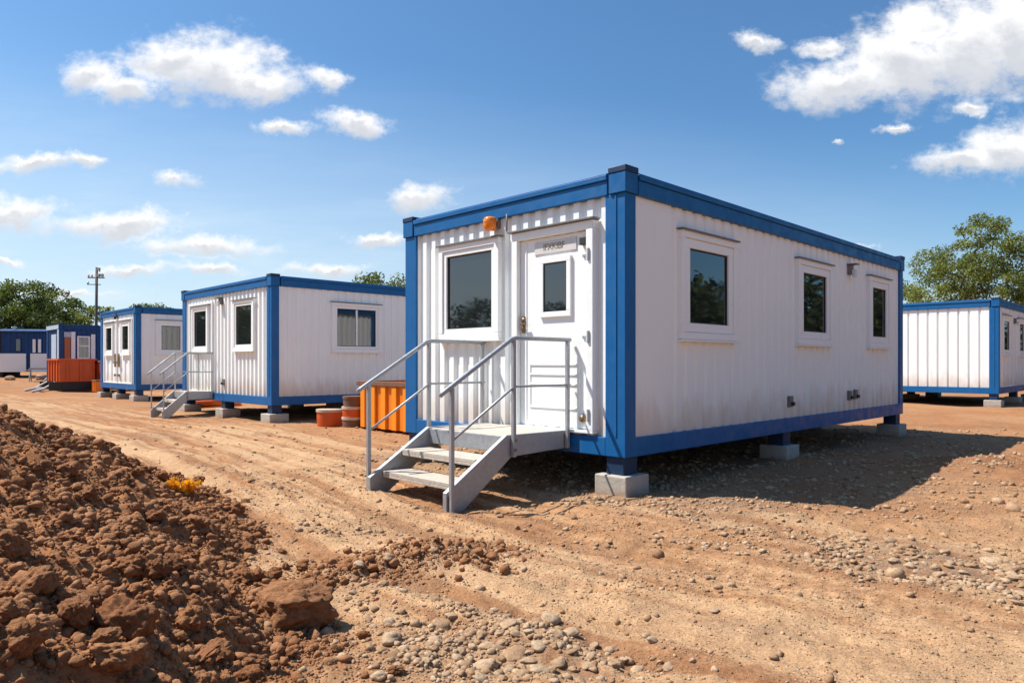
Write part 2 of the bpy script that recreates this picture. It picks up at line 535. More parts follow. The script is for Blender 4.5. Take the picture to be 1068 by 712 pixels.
def rand_rot(n, rng):
    q = rng.normal(size=(n, 4)); q /= np.linalg.norm(q, axis=1)[:, None]
    w, x, y, z = q.T
    return np.stack([np.stack([1-2*(y*y+z*z), 2*(x*y-z*w), 2*(x*z+y*w)], -1),
                     np.stack([2*(x*y+z*w), 1-2*(x*x+z*z), 2*(y*z-x*w)], -1),
                     np.stack([2*(x*z-y*w), 2*(y*z+x*w), 1-2*(x*x+y*y)], -1)], -2)

def scatter_mesh(name, P, size, protos, mat, rng, flat=.7):
    """P (n,3) points, size (n,) radii -> one mesh"""
    Vs, Fs, T = [], [], []
    off = 0
    which = rng.integers(0, len(protos), len(P))
    for k, (V, F) in enumerate(protos):
        s = which == k
        n = int(s.sum())
        if not n: continue
        Rm = rand_rot(n, rng)
        sc = size[s][:, None]*rng.uniform(.7, 1.15, (n, 3))
        W = np.einsum('nij,nvj->nvi', Rm, V[None]*sc[:, None, :])
        W[:, :, 2] *= flat
        W += P[s][:, None, :]
        Vs.append(W.reshape(-1, 3))
        Fs.append((F[None]+(np.arange(n)*len(V))[:, None, None]).reshape(-1, 3)+off)
        T.append(np.repeat(rng.random(n), len(V)))
        off += n*len(V)
    return np_mesh(name, np.concatenate(Vs), np.concatenate(Fs), mat, smooth=True, attrs={'tint': np.concatenate(T)})

def wedge(n, r0, r1, rng, a0=37, a1=145, power=1.0):
    """random ground points in front of the camera, denser close by"""
    u = rng.random(n)
    r = np.exp(np.log(r0) + u*(np.log(r1)-np.log(r0))) if power == 0 else (r0**power + u*(r1**power-r0**power))**(1/power)
    a = np.radians(rng.uniform(a0, a1, n))
    return r*np.cos(a), r*np.sin(a)

def inside_main(x, y, pad=0.):
    a = (x-MAIN.x)*CU.x+(y-MAIN.y)*CU.y; l = (x-MAIN.x)*CV.x+(y-MAIN.y)*CV.y
    return a, l

M['crumb'] = mat_soil('soil_crumbs', 'tint')
M['gravel'] = mat_stone('gravel_stone', (.28,.165,.09), (.45,.325,.215), 'tint', 60., .003)

# crumbs and small clods all over the heap
x, y = wedge(250000, 1.9, 9.5, RNG, 84, 160, .6)
h = heap_h(x, y)
dens = (.45+.55*sstep(-.3, .3, fbm(x, y, 1.9, 2, 8)))*sstep(-.15, .12, h + .10*fbm(x, y, 1.5, 2, 5))
dr, _ = seg_dist(x, y, (-1.0, 4.25), (-.28, 4.65))
dens = np.maximum(dens, .8*np.exp(-(dr/.26)**2))
k = (dens > RNG.random(len(x))*1.0)
x, y = x[k], y[k]
size = .0050*np.exp(RNG.exponential(.44, len(x))); size = np.clip(size, .0045, .032)*np.clip(.55+.12*np.hypot(x, y), .7, 1.3)
P = np.stack([x, y, surf_z(x, y)+size*.25], -1)
big = size > .0125
tag(scatter_mesh('soil_crumbs', P[big], size[big], SMALL, M['crumb'], RNG, .85), 'countless small crumbs and clods of brown soil strewn over the heap', 'soil crumbs', kind='stuff')
tag(scatter_mesh('soil_grit', P[~big], size[~big], TINY, M['crumb'], RNG, .85), 'fine brown grit of soil between the clods on the heap', 'soil grit', kind='stuff')

# gravel and pebbles across the yard
x, y = wedge(150000, 2.0, 16, RNG, 36, 125, .45)
a, l = inside_main(x, y)
und = sstep(-1.4, .2, a)*(1-sstep(8.5, 10.5, a))*sstep(-3.0, -1.0, l)*(1-sstep(3.6, 5., l))
d1, _ = seg_dist(x, y, (1.2, 5.6), (2.0, 4.6))
strip, _ = seg_dist(x, y, (-1.2, 5.2), (4.5, 4.0))
patch = np.clip(1.1*soft_spot(x, y, .02, 2.95, .25, .85) + 1.1*soft_spot(x, y, 2.35, 4.35, .2, .75) + .9*soft_spot(x, y, 3.0, 3.9, .2, .85)
                + .35*soft_spot(x, y, -.75, 3.5, .2, .9) + .5*np.exp(-(d1/.4)**2) + .65*und + .25*np.exp(-(strip/.5)**2) + .5*soft_spot(x, y, 5.6, 7.2, .4, 2.2), 0, 1.3)
dens = .035 + .62*patch*sstep(-.35, .45, fbm(x, y, 2.2, 3, 15)) + .10*sstep(.1, .6, fbm(x, y, 1.1, 3, 16))
tr = track_field(x, y)
dens *= .25+.75*sstep(.05, .3, tr)
dens *= (heap_h(x, y) < .02)
k = dens > RNG.random(len(x))
x, y, pt = x[k], y[k], patch[k]
size = .0052*np.exp(RNG.exponential(.46, len(x)))*(1+.5*np.clip(pt, 0, 1))
size = np.clip(size, .0045, .027)*np.clip(.6+.09*np.hypot(x, y), .75, 1.3)
P = np.stack([x, y, surf_z(x, y)+size*.2], -1)
big = size > .0115
tag(scatter_mesh('gravel', P[big], size[big], SMALL, M['gravel'], RNG, .7), 'scattered grey and tan gravel lying over the dirt yard', 'gravel', kind='stuff')
tag(scatter_mesh('grit', P[~big], size[~big], TINY, M['gravel'], RNG, .7), 'fine grit and tiny pebbles sprinkled over the dirt yard', 'grit', kind='stuff')

x, y = wedge(170000, 1.9, 8.5, RNG, 40, 122, .5)
k = (heap_h(x, y) < .0) & (RNG.random(len(x)) < .35+.65*sstep(-.3, .4, fbm(x, y, 1.4, 3, 19)))
x, y = x[k], y[k]
size = .0021*np.exp(RNG.exponential(.33, len(x)))*np.clip(.5+.14*np.hypot(x, y), .8, 1.5)
M['grain_stone'] = mat_stone('dirt_grain', (.27,.15,.08), (.46,.32,.205), 'tint', 60., .001)
tag(scatter_mesh('dirt_grain', np.stack([x, y, surf_z(x, y)+size*.15], -1), size, TINY, M['grain_stone'], RNG, .8), 'coarse grains of dry dirt strewn over the yard', 'dirt grains', kind='stuff')

# individually liftable clods and stones
def px(pxx, pyy, z=0.):
    """point on the level z under a direction given in photo terms"""
    d = 730*(1.25-z)/(pyy-378)
    return (pxx-534)/730*d, d

M['clod'] = mat_stone('clod_soil', (.22,.092,.038), (.33,.155,.070), None, 4., .011)
M['stone'] = mat_stone('stone', (.32,.20,.115), (.46,.345,.235), None, 3., .005)
M['boulder'] = mat_stone('boulder_rock', (.27,.125,.056), (.30,.145,.068), None, 5., .02)
CL = []
for i in range(9):
    V, F = rock_proto(300+i, 5, .34, .55)
    CL.append(np_mesh('soil_clod', V, F, M['clod'], smooth=True).data)
ST = []
for i in range(6):
    V, F = rock_proto(400+i, 3, .28, .8)
    ST.append(np_mesh('stone', V, F, M['stone'], smooth=True).data)
for o in list(COL.objects):
    if o.data in CL or o.data in ST: bpy.data.objects.remove(o)

def put_rock(name, data, x, y, s, rng, flat=.75, sink=.25):
    o = bpy.data.objects.new(name, data); link(o)
    z = float(surf_z(np.array([x]), np.array([y]))[0])
    sx, sy, sz = (s*rng.uniform(.8, 1.2) for _ in range(3))
    o.scale = (sx, sy, sz*flat)
    o.rotation_euler = (rng.uniform(-.4, .4), rng.uniform(-.4, .4), rng.uniform(0, 6.28))
    o.location = (x, y, z + sz*flat*(1-2*sink)*.8)
    return o

rr = random.Random(5)
V, F = rock_proto(905, 5, .24, .9)
o = np_mesh('boulder', V, F, M['boulder'], smooth=True)
bx_, by_ = px(306, 655)
o.scale = (.20, .14, .135); o.rotation_euler = (.05, -.08, .2)
o.location = (bx_, by_+.02, float(surf_z(np.array([bx_]), np.array([by_]))[0])+.075)
tag(o, 'largest reddish-brown boulder lying at the foot of the soil heap', 'boulder')

def heap_point(pxx, pyy):
    """march a ray from the camera until it meets the heap or ground"""
    dx, dz = (pxx-534)/730, -(pyy-378)/730
    t = np.arange(1.5, 14, .01)
    zz = surf_z(dx*t, t)
    hit = np.nonzero(1.25+dz*t <= zz)[0]
    t0 = t[hit[0]] if len(hit) else 6.
    return dx*t0, t0

named = [  # photo place, radius, label
    (128, 660, .095, 'rounded brown clod, largest low on the heap left of the boulder'),
    (78, 645, .062, 'brown clod on the heap left of the largest rounded clod'),
    (200, 648, .070, 'squat rounded clod halfway between the boulder and the largest heap clod'),
    (285, 605, .072, 'chunky brown clod lying just above and left of the boulder'),
    (258, 577, .085, 'blocky red clod on the rim of the heap below the yellow weed'),
    (340, 608, .052, 'small brown clod just beyond the right end of the boulder'),
    (140, 598, .070, 'dark rounded clod in the middle of the heap slope'),
    (178, 590, .062, 'brown clod right of the middle of the heap slope'),
    (38, 617, .080, 'broad clod near the left picture edge on the lower heap'),
    (10, 578, .075, 'dark clod at the left picture edge on the heap'),
    (118, 694, .075, 'pale brown clod at the bottom of the picture under the heap'),
    (160, 545, .085, 'dark lump of soil on the heap shoulder near the yellow weed'),
    (205, 548, .080, 'lumpy dark clod on the heap rim in front of the yellow weed'),
    (210, 690, .085, 'flat tan slab of clay near the bottom edge below the heap'),
    (72, 470, .070, 'clod sticking up on the far skyline of the heap'),
    (20, 675, .075, 'round clod in the bottom left corner of the heap'),
    (236, 620, .060, 'brown clod left of the boulder at the same height'),
    (168, 500, .065, 'clod on the heap crest left of the yellow weed')]
taken = []
for i, (a, b_, s, lab) in enumerate(named):
    xx, yy = heap_point(a, b_)
    tag(put_rock('soil_clod', CL[i % 9], xx, yy, s*.82, rr, .78 if 'flat' not in lab else .25), lab, 'soil clod', 'clods of soil on the heap')
    taken.append((xx, yy))
cnt = 0
while cnt < 200:
    xx, yy = (float(q[0]) for q in wedge(1, 2.1, 8.0, RNG, 92, 128, .8))
    hh = float(heap_h(np.array([xx]), np.array([yy]))[0])
    if hh < -.22 or (hh < 0 and rr.random() > .35): continue
    if xx/yy < -.76: continue
    s = min(.06, .024*math.exp(rr.expovariate(2.6)))*min(1.35, .62+.12*yy)
    if any(math.hypot(xx-p, yy-q) < s*1.4 for p, q in taken): continue
    taken.append((xx, yy))
    tag(put_rock('soil_clod', CL[rr.randrange(9)], xx, yy, s, rr, .68), 'fist-sized brown clod among the many loose clods on the soil heap', 'soil clod', 'clods of soil on the heap')
    cnt += 1

pebbles = [(537, 683, .062, 'widest pale cobble among the stones at the bottom edge of the yard'),
           (505, 690, .055, 'tan cobble left of the widest pale cobble at the bottom edge'),
           (562, 702, .048, 'grey cobble at the bottom edge below the widest pale cobble'),
           (493, 657, .035, 'small grey stone behind the cobbles at the bottom edge'),
           (745, 632, .022, 'lone dark stone on bare dirt in front of the office container'),
           (407, 648, .040, 'grey stone alone between the boulder and the cobbles')]
for i, (a, b_, s, lab) in enumerate(pebbles):
    xx, yy = px(a, b_)
    tag(put_rock('stone', ST[i % 6], xx, yy, s, rr, .45, .3), lab, 'stone', 'loose stones on the dirt yard')
    taken.append((xx, yy))
zones = [(0.05, 3.0, .55, .33, 55, 'rounded stone in the patch of cobbles at the bottom edge of the yard', 'cobbles at the bottom edge', .024),
         (-.80, 3.7, .45, .6, 14, 'small stone scattered between the soil heap and the cobbles', 'stones beside the heap', .022),
         (2.4, 4.35, .42, .5, 48, 'broken stone in the grey patch of rubble on the right of the yard', 'rubble stones on the right', .022),
         (3.05, 3.95, .35, .45, 34, 'pale stone in the rubble near the right picture edge', 'rubble stones at the right edge', .022)]
for (cx, cy, sx, sy, n, lab, grp, s0) in zones:
    c = 0
    while c < n:
        xx, yy = rr.gauss(cx, sx*.6), rr.gauss(cy, sy*.6)
        s = min(.05, s0*math.exp(rr.expovariate(3.2)))
        if abs(xx/yy) > .73 or yy < 2.75 or any(math.hypot(xx-p, yy-q) < s*1.7 for p, q in taken): continue
        taken.append((xx, yy)); c += 1
        tag(put_rock('stone', ST[rr.randrange(6)], xx, yy, s, rr, .5, .3), lab, 'stone', grp)

# ------------------------------------------------------------------ site containers
ZB, ZT = .36, 3.06
def PF(a, z, d): return (-d, a, z)          # front face (x = 0, outward -x)
def PS(a, z, d): return (a, -d, z)          # long side (y = 0, outward -y)

def fbox(mb, P, a0, a1, z0, z1, d0, d1):
    return mb.box(P(a0, z0, d0), P(a1, z1, d1))

def frame(mb, P, a0, a1, z0, z1, w, d0, d1, wb=None):
    wb = wb or w
    fbox(mb, P, a0, a1, z1-w, z1, d0, d1); fbox(mb, P, a0, a1, z0, z0+wb, d0, d1)
    fbox(mb, P, a0, a0+w, z0+wb, z1-w, d0, d1); fbox(mb, P, a1-w, a1, z0+wb, z1-w, d0, d1)
    return mb

def corr(a0, a1, period, d_out, d_in, fr=(.40,.12,.36,.12)):
    n = max(1, round((a1-a0)/period)); p = (a1-a0)/n
    pts = []
    for i in range(n):
        s = a0+i*p
        pts += [(s, d_out), (s+p*fr[0], d_out), (s+p*(fr[0]+fr[1]), d_in), (s+p*(fr[0]+fr[1]+fr[2]), d_in)]
    pts.append((a1, d_out))
    return pts

def add_window(root, P, a0, a1, z0, z1, sliding=False, border=.13, cap=True):
    """boxed-out window: casing, sash, pane, drip cap"""
    casing = frame(MB(), P, a0, a1, z0, z1, .075, -.07, .028).build('window', M['trim'], root, .006)
    frame(MB(), P, a0+.078, a1-.078, z0+.078, z1-.078, border-.075, -.06, .012).build('sash', M['trim'], casing, .005)
    g0, g1 = a0+border+.005, a1-border-.005
    fbox(MB(), P, g0-.01, g1+.01, z0+border-.006, z1-border+.006, -.05, -.018).build('pane', M['glass'], casing)
    mb = frame(MB(), P, g0, g1, z0+border+.004, z1-border-.004, .012, -.018, -.008)
    mb.build('gasket', M['black'], casing)
    if sliding:
        c = (g0+g1)/2
        fbox(MB(), P, c-.022, c+.022, z0+border+.017, z1-border-.017, -.018, .004).build('mullion', M['trim'], casing, .004)
    if cap:
        mb = MB()
        fbox(mb, P, a0-.03, a1+.03, z1+.003, z1+.014, -.04, .05)
        fbox(mb, P, a0-.03, a1+.03, z1-.008, z1+.003, .042, .05)
        mb.build('drip_cap', M['lamp'], casing, .003)
    fbox(MB(), P, a0-.01, a1+.01, z0-.022, z0-.002, -.04, .04).build('sill', M['trim'], casing, .004)
    return casing

def make_container(name, label, loc, rz, W, L, group, front_p=.172, side_p=.2, ribs_front=None, body='white', frame_m='blue', legs_a=(.12, .5, .97), side_flat=0.):
    root = empty(name, loc, rz)
    tag(root, label, 'container', group)
    px_, py_ = .17, .23        # corner post size along x and y
    fm = M[frame_m]
    # posts
    for (x0, y0) in ((0, 0), (0, W-py_), (L-px_, 0), (L-px_, W-py_)):
        mb = MB().box((x0, y0, ZB+.003), (x0+px_, y0+py_, ZT-.225))
        # folded seam in the post
        if y0 == 0: mb.box((x0-.008, .095, ZB+.19), (x0, .115, ZT-.23))
        mb.build('corner_post', fm, root, .008)
    # rails
    t = .16
    for (a, b_) in (((0, py_), (t, W-py_)), ((L-t, py_), (L, W-py_)), ((px_, 0), (L-px_, t)), ((px_, W-t), (L-px_, W))):
        ax, ay = a; bx, by = b_
        MB().box((ax, ay, ZB), (bx, by, ZB+.18)).build('bottom_rail', fm, root, .008)
    c = .20
    for k, (a, b_) in enumerate((((-.012, c), (t, W-c)), ((L-t, c), (L+.012, W-c)), ((c, -.012), (L-c, t)), ((c, W-t), (L-c, W+.012)))):
        ax, ay = a; bx, by = b_
        mb = MB().box((ax, ay, ZT-.225), (bx, by, ZT-.085))
        o = .016
        ex = o if k < 2 else 0; ey = o if k >= 2 else 0
        mb.box((ax-ex, ay-ey, ZT-.083), (bx+ex, by+ey, ZT-.03))
        mb.box((ax+.02, ay+.02, ZT-.03), (bx-.02, by-.02, ZT-.006))
        mb.build('top_rail', fm, root, .006)
    # corner castings
    for (x0, y0) in ((-.02, -.02), (-.02, W+.02-c), (L+.02-c, -.02), (L+.02-c, W+.02-c)):
        x1_ = x0+c-.003 if x0 < 0 else x0+c; y1_ = y0+c-.003 if y0 < 0 else y0+c
        cc = MB().box((x0, y0, ZT-.223), (x1_, y1_, ZT-.032)).build('corner_casting', fm, root, .006)
        MB().box((x0-.006, y0-.006, ZT-.031), (x1_+.004, y1_+.004, ZT+.026)).build('cap', M['darkblue'] if frame_m == 'blue' else fm, cc, .006)
    # walls
    z0, z1 = ZB+.18, ZT-.225
    w = MB()
    if ribs_front: w.sheet(ribs_front(py_, W-py_), z0, z1, PF)
    else: w.sheet(corr(py_, W-py_, front_p, -.028, -.062), z0, z1, PF)
    w.box((.075, py_, z0), (.11, W-py_, z1))
    w.build('wall', M[body], root)
    w = MB()
    prof = corr(px_+side_flat, L-px_, side_p, -.030, -.052, (.52,.09,.30,.09))
    if side_flat: prof = [(px_, -.030)] + prof
    w.sheet(prof, z0, z1, PS); w.box((px_, .06, z0), (L-px_, .10, z1)); w.build('wall', M[body], root)
    w = MB().sheet(corr(px_, L-px_, .2, .0, -.02), z0, z1, lambda a, z, d: (a, W-.03+d, z)); w.box((px_, W-.10, z0), (L-px_, W-.06, z1)); w.build('wall', M[body], root)
    w = MB().sheet(corr(py_, W-py_, .2, .0, -.02), z0, z1, lambda a, z, d: (L-.03+d, a, z)); w.box((L-.10, py_, z0), (L-.06, W-py_, z1)); w.build('wall', M[body], root)
    MB().box((t, t, ZT-.08), (L-t, W-t, ZT-.045)).build('roof', M['roof'], root)
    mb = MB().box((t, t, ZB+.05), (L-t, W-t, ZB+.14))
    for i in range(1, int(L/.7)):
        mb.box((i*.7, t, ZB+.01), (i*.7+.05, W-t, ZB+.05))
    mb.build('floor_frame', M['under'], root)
    # short support legs under the frame
    fx = [.14, L*.5-.5 if L > 7 else L*.5, L-.14]
    fy = [.14] + ([W*.5] if W > 3.6 else []) + [W-.14]
    pts = [(x_, y_) for x_ in fx for y_ in fy]
    for (x_, y_) in pts:
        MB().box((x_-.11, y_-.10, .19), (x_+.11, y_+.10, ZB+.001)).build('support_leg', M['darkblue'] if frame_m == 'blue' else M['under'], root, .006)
    return root, pts

def add_lamp(root, P, a, z, mat='lamp'):
    mb = MB(); fbox(mb, P, a-.05, a+.05, z-.02, z+.12, -.06, .03); fbox(mb, P, a-.07, a+.07, z+.121, z+.14, -.06, .11)
    o = mb.build('wall_lamp', M[mat], root, .006)
    fbox(MB(), P, a-.04, a+.04, z-.06, z+.05, .031, .085).build('lens', M['lens'] if mat == 'lamp' else M['black'], o, .01)
    return o

def add_vent(root, P, a, z):
    mb = MB(); fbox(mb, P, a-.05, a+.05, z-.07, z+.07, -.06, .012)
    o = mb.build('socket_box', M['lamp'], root, .006)
    fbox(MB(), P, a-.03, a+.03, z-.05, z-.005, .012, .045).build('flap', M['black'], o, .004)
    return o

blockn = [0]
def concrete_block(loc, rz, label, sx=.37, sy=.37, h=.19):
    mb = MB().box((-sx/2, -sy/2, -.08), (sx/2, sy/2, h))
    o = mb.build('concrete_block', M['concrete'], None, .012)
    o.location = loc; o.rotation_euler.z = rz
    # fine chips along the edges
    return tag(o, label, 'concrete block', 'concrete blocks under the containers')

def world(root_loc, rz, x, y, z=0):
    c, s = math.cos(rz), math.sin(rz)
    return (root_loc[0]+x*c-y*s, root_loc[1]+x*s+y*c, z)

# --- main office container
main, pts = make_container('office_container', 'nearest white office container with blue frame, amber beacon and steel stairs at its door', MAIN, TH, 3.44, 8.07,
                           'white and blue site containers', side_flat=.55)
blab = {0: 'pale concrete block under the nearest blue corner post of the front office container',
        1: 'concrete block under the front left corner of the nearest container, behind its stairs',
        2: 'concrete block midway along the shaded long side of the nearest container',
        3: 'hidden concrete block under the middle of the nearest container on its far side',
        4: 'concrete block under the far right end of the nearest container',
        5: 'concrete block under the rear corner of the nearest container'}
for i, (x_, y_) in enumerate(pts):
    concrete_block(world(MAIN, TH, x_, y_), TH, blab[i])
add_window(main, PF, 1.68, 2.73, 1.51, 2.635)
for a0, a1 in ((.945, 2.10), (3.76, 4.88), (6.38, 7.35)):
    add_window(main, PS, a0, a1, 1.49, 2.615, border=.17)
add_lamp(main, PS, 5.62, 2.58)
add_vent(main, PS, 3.57, .75); add_vent(main, PS, 5.62, .76); add_vent(main, PS, 5.86, .77)
# door frame, leaf and fittings
frame(MB(), PF, .36, 1.475, .56, 2.63, .085, -.07, .03, .03).build('door_frame', M['trim'], main, .006)
mb = MB(); fbox(mb, PF, .33, 1.505, 2.633, 2.652, -.05, .065); mb.build('drip_cap', M['lamp'], main, .003)
mb = MB(); fbox(mb, PF, .449, 1.386, .60, 2.54, -.06, -.022)
for zz in (.78, 1.02, 1.12, 1.22):       # pressed lines in the lower panel
    fbox(mb, PF, .56, 1.25, zz, zz+.018, -.022, -.012)
fbox(mb, PF, .56, .578, .80, 1.22, -.022, -.014); fbox(mb, PF, 1.232, 1.25, .80, 1.22, -.022, -.014)
fbox(mb, PF, 1.290, 1.302, .62, 2.52, -.022, -.014)
door = mb.build('door', M['trim'], main, .004)
frame(MB(), PF, .665, 1.09, 1.715, 2.325, .055, -.022, .004).build('window_frame', M['trim'], door, .004)
fbox(MB(), PF, .719, 1.036, 1.769, 2.271, -.022, -.008).build('pane', M['glass'], door)
mb = MB(); fbox(mb, PF, .72, .732, 1.77, 2.27, -.008, -.002); fbox(mb, PF, 1.023, 1.035, 1.77, 2.27, -.008, -.002); fbox(mb, PF, .732, 1.023, 2.258, 2.27, -.008, -.002)
mb.build('gasket', M['black'], door)
mb = MB(); fbox(mb, PF, .60, 1.17, 2.372, 2.502, -.022, -.012)  # grey panel behind the lettering, painted shadow of the door-frame head
sg = mb.build('sign_plate', M['plate'], door, .003)
cu = bpy.data.curves.new('lettering', 'FONT'); cu.body = "IFXKIBF"; cu.size = .092; cu.extrude = .001; cu.space_character = .95
cu.align_x = 'CENTER'; cu.align_y = 'CENTER'; cu.materials.append(M['letter'])
_t = bpy.data.objects.new('tmp_text', cu); link(_t)
me_ = bpy.data.meshes.new_from_object(_t.evaluated_get(bpy.context.evaluated_depsgraph_get())); me_.name = 'lettering'
bpy.data.objects.remove(_t); bpy.data.curves.remove(cu)
tx = bpy.data.objects.new('lettering', me_); link(tx, door)
tx.matrix_local = Matrix(((0, 0, -1, .0105), (-1, 0, 0, .90), (0, 1, 0, 2.437), (0, 0, 0, 1)))
fbox(MB(), PF, .452, .53, 2.40, 2.475, -.022, .03).build('door_closer', M['black'], door, .006)
for zz, r_ in ((1.70, .03), (1.61, .03)):
    mb = MB().lathe([(.0, -.02), (r_, -.02), (r_, .0), (r_*.8, .012), (0, .014)], n=14)
    k_ = mb.build('lock', M['brass'], door, 0, True); k_.matrix_local = Matrix.Translation((.022-.01, 1.335, zz)) @ Matrix.Rotation(R(-90), 4, 'Y')
mb = MB(); fbox(mb, PF, 1.315, 1.355, 1.565, 1.745, -.022, -.004); fbox(mb, PF, 1.27, 1.345, 1.645, 1.665, .012, .03); fbox(mb, PF, 1.33, 1.345, 1.645, 1.665, -.004, .012)
mb.build('handle', M['brass'], door, .004)
for zz in (2.30, 1.50, .74):
    mb = MB(); fbox(mb, PF, .40, .425, zz-.06, zz+.06, -.05, .045); fbox(mb, PF, .43, .52, zz-.015, zz+.015, -.022, -.006)
    mb.build('hinge', M['steel'], door, .003)
mb = MB().lathe([(0, -.05), (.035, -.05), (.04, -.02), (.03, .0), (0, .004)], n=12)
k_ = mb.build('door_stop', M['brass'], door, 0, True); k_.matrix_local = Matrix.Translation((-.01, .52, .70)) @ Matrix.Rotation(R(-90), 4, 'Y')
# amber beacon under the top rail
mb = MB(); fbox(mb, PF, 1.70, 1.81, 2.74, 2.83, -.06, .02)
bc = mb.build('beacon', M['lamp'], main, .006)
mb = MB().lathe([(0, -.075), (.05, -.075), (.07, -.05), (.072, .045), (.055, .068), (0, .074)], n=18)
k_ = mb.build('beacon_lens', M['amber'], bc, 0, True); k_.location = (-.085, 1.755, 2.775)
mb = MB().lathe([(0, 0), (.076, 0), (.076, .016), (0, .016)], n=18)
k_ = mb.build('beacon_cap', M['amber'], bc); k_.location = (-.085, 1.755, 2.785)
# conduit from the rail down the post, cable at the door side
MB().tube([(-.055, 1.52, 2.85), (-.055, 1.52, 2.66)], .008, 6).build('cable', M['lamp'], main, 0, True)

# --- steel stairs
def make_stairs(loc, rz, label):
    root = empty('steel_stairs', loc, rz)
    tag(root, label, 'stairs', 'steel entrance stairs')
    Wd = 1.20; top = .575
    mb = MB()
    nb = 5
    for i in range(nb):
        x0 = -.835+.83*i/nb
        mb.box((x0, .03, top-.035), (x0+.83/nb-.006, Wd-.03, top))
    mb.build('landing', M['deck'], root, .004)
    mb = MB().box((-.86, .05, top-.15), (-.84, Wd-.05, top-.002)).box((-.84, .06, top-.10), (-.01, .10, top-.038)).box((-.84, Wd-.10, top-.10), (-.01, Wd-.06, top-.038)).box((-.84, .58, top-.10), (-.01, .62, top-.038))
    mb.build('landing_frame', M['steel'], root, .004)
    for y0 in (0., Wd-.05):
        pts_ = [(-.004, top+.004), (-.004, top-.17), (-.80, top-.19), (-1.40, -.04), (-1.57, -.04), (-1.57, .15), (-.86, top+.012)]
        MB().prism(pts_, 1, y0, y0+.05).build('stringer', M['steel'], root, .005)
    for (x0, zt) in ((-1.43, .20), (-1.20, .39)):
        MB().box((x0, .055, zt-.035), (x0+.30, Wd-.055, zt)).box((x0, .055, zt-.06), (x0+.02, Wd-.055, zt-.035)).build('tread', M['deck'], root, .004)
    for side, y0 in ((0, -.028), (1, Wd+.028)):
        for (x0, zb_, zt_) in ((-1.535, -.03, 1.035), (-.80, top-.19, 1.455), (-.05, top-.17, 1.455)):
            MB().box((x0-.018, y0-.018, zb_), (x0+.018, y0+.018, zt_)).build('post', M['steel'], root, .004)
        MB().tube([(-1.66, y0, .975), (-1.60, y0, 1.012), (-.83, y0, 1.462), (-.78, y0, 1.475), (-.01, y0, 1.475)], .021, 8).build('handrail', M['steel'], root, 0, True)
        MB().tube([(-1.515, y0, .60), (-.82, y0, 1.015), (-.78, y0, 1.03), (-.01, y0, 1.03)], .012, 8).build('mid_rail', M['steel'], root, 0, True)
        for zz in (top-.14, top-.05):
            s_ = -1 if side == 0 else 1
            MB().box((-.815, y0+s_*.021, zz), (-.785, y0+s_*.032, zz+.03)).build('bolt', M['lamp'], root, .003)
    return root
stairs = make_stairs(world(MAIN, TH, 0, .69), TH, 'galvanised stairs with two handrails leading to the door of the nearest container')

# --- second container, left of the main one
C2 = Vector((-4.95, 14.4, 0)); T2 = TH
c2, pts = make_container('office_container', 'white container with two front windows, second in the row, left behind the nearest one', C2, T2, 5.0, 6.0, 'white and blue site containers', front_p=.2)
lab2 = ['concrete block under the near corner post of the second container',
        'concrete block under the middle of the second container\'s front', 'concrete block under the left corner of the second container, behind its stairs']
for i, (x_, y_) in enumerate(pts):
    lab = lab2[i] if i < 3 else ['concrete block under the shaded long side of the second container', 'concrete block inside the dark gap beneath the second container', 'concrete block under the far left edge of the second container',
          'concrete block under the rear right end of the second container', 'concrete block under the rear middle of the second container', 'concrete block under the rear left corner of the second container'][i-3]
    concrete_block(world(C2, T2, x_, y_), T2, lab, .42, .42)
add_window(c2, PF, .80, 1.86, 1.51, 2.63); add_window(c2, PF, 3.30, 4.31, 1.51, 2.63)
add_window(c2, PS, 1.39, 2.66, 1.48, 2.58, sliding=True)
add_lamp(c2, PF, 2.58, 2.62); add_vent(c2, PF, 2.45, .80)
mb = frame(MB(), PF, 3.06, 4.52, .545, 2.70, .05, -.05, .012, .03)
mb.build('door_frame', M['trim'], c2, .005)
s2 = copy_tree(stairs); s2.location = world(C2, T2, 0, 3.02); s2.scale = (.72, .66, 1.)
s2['label'] = 'smaller-looking grey stairs at the front of the second container in the row'

# --- third container
C3 = Vector((-12.1, 22.5, 0))
c3, pts = make_container('office_container', 'white container with blue frame, third in the row, partly behind the second one\'s stairs', C3, TH, 4.0, 6.0, 'white and blue site containers', front_p=.5, side_p=.5)
lab3 = ['concrete block under the near corner post of the third container', 'concrete block under the middle of the third container\'s front', 'concrete block under the left corner of the third container']
for i, (x_, y_) in enumerate(pts):
    lab = lab3[i] if i < 3 else ['concrete block below the shaded side of the third container', 'concrete block in the dark gap beneath the third container', 'concrete block under the left edge of the third container, far side',
          'concrete block below the rear right end of the third container', 'concrete block below the rear middle of the third container', 'concrete block below the rear left end of the third container'][i-3]
    concrete_block(world(C3, TH, x_, y_), TH, lab, .45, .45)
add_window(c3, PF, .58, 1.55, 1.51, 2.63, border=.17); add_window(c3, PF, 2.44, 3.42, 1.51, 2.63, border=.17)
add_window(c3, PS, .61, 1.55, 1.50, 2.64, border=.17)
mb = frame(MB(), PF, .40, 3.60, .545, 2.72, .05, -.05, .004, .03); fbox(mb, PF, 1.98, 2.02, .575, 2.67, -.05, .006)
mb.build('door_frame', M['trim'], c3, .005)
for a_ in (1.80, 2.18):
    mb = MB(); fbox(mb, PF, a_, a_+.035, 1.10, 1.55, -.03, .03); fbox(mb, PF, a_-.06, a_+.10, 1.22, 1.28, -.03, .04);     mb.build('locking_bar', M['brass'], c3, .004)
    fbox(MB(), PF, a_-.03, a_+.07, .78, .86, -.03, .03).build('latch', M['brass'], c3, .004)
add_lamp(c3, PF, 2.02, 2.78, 'brass')

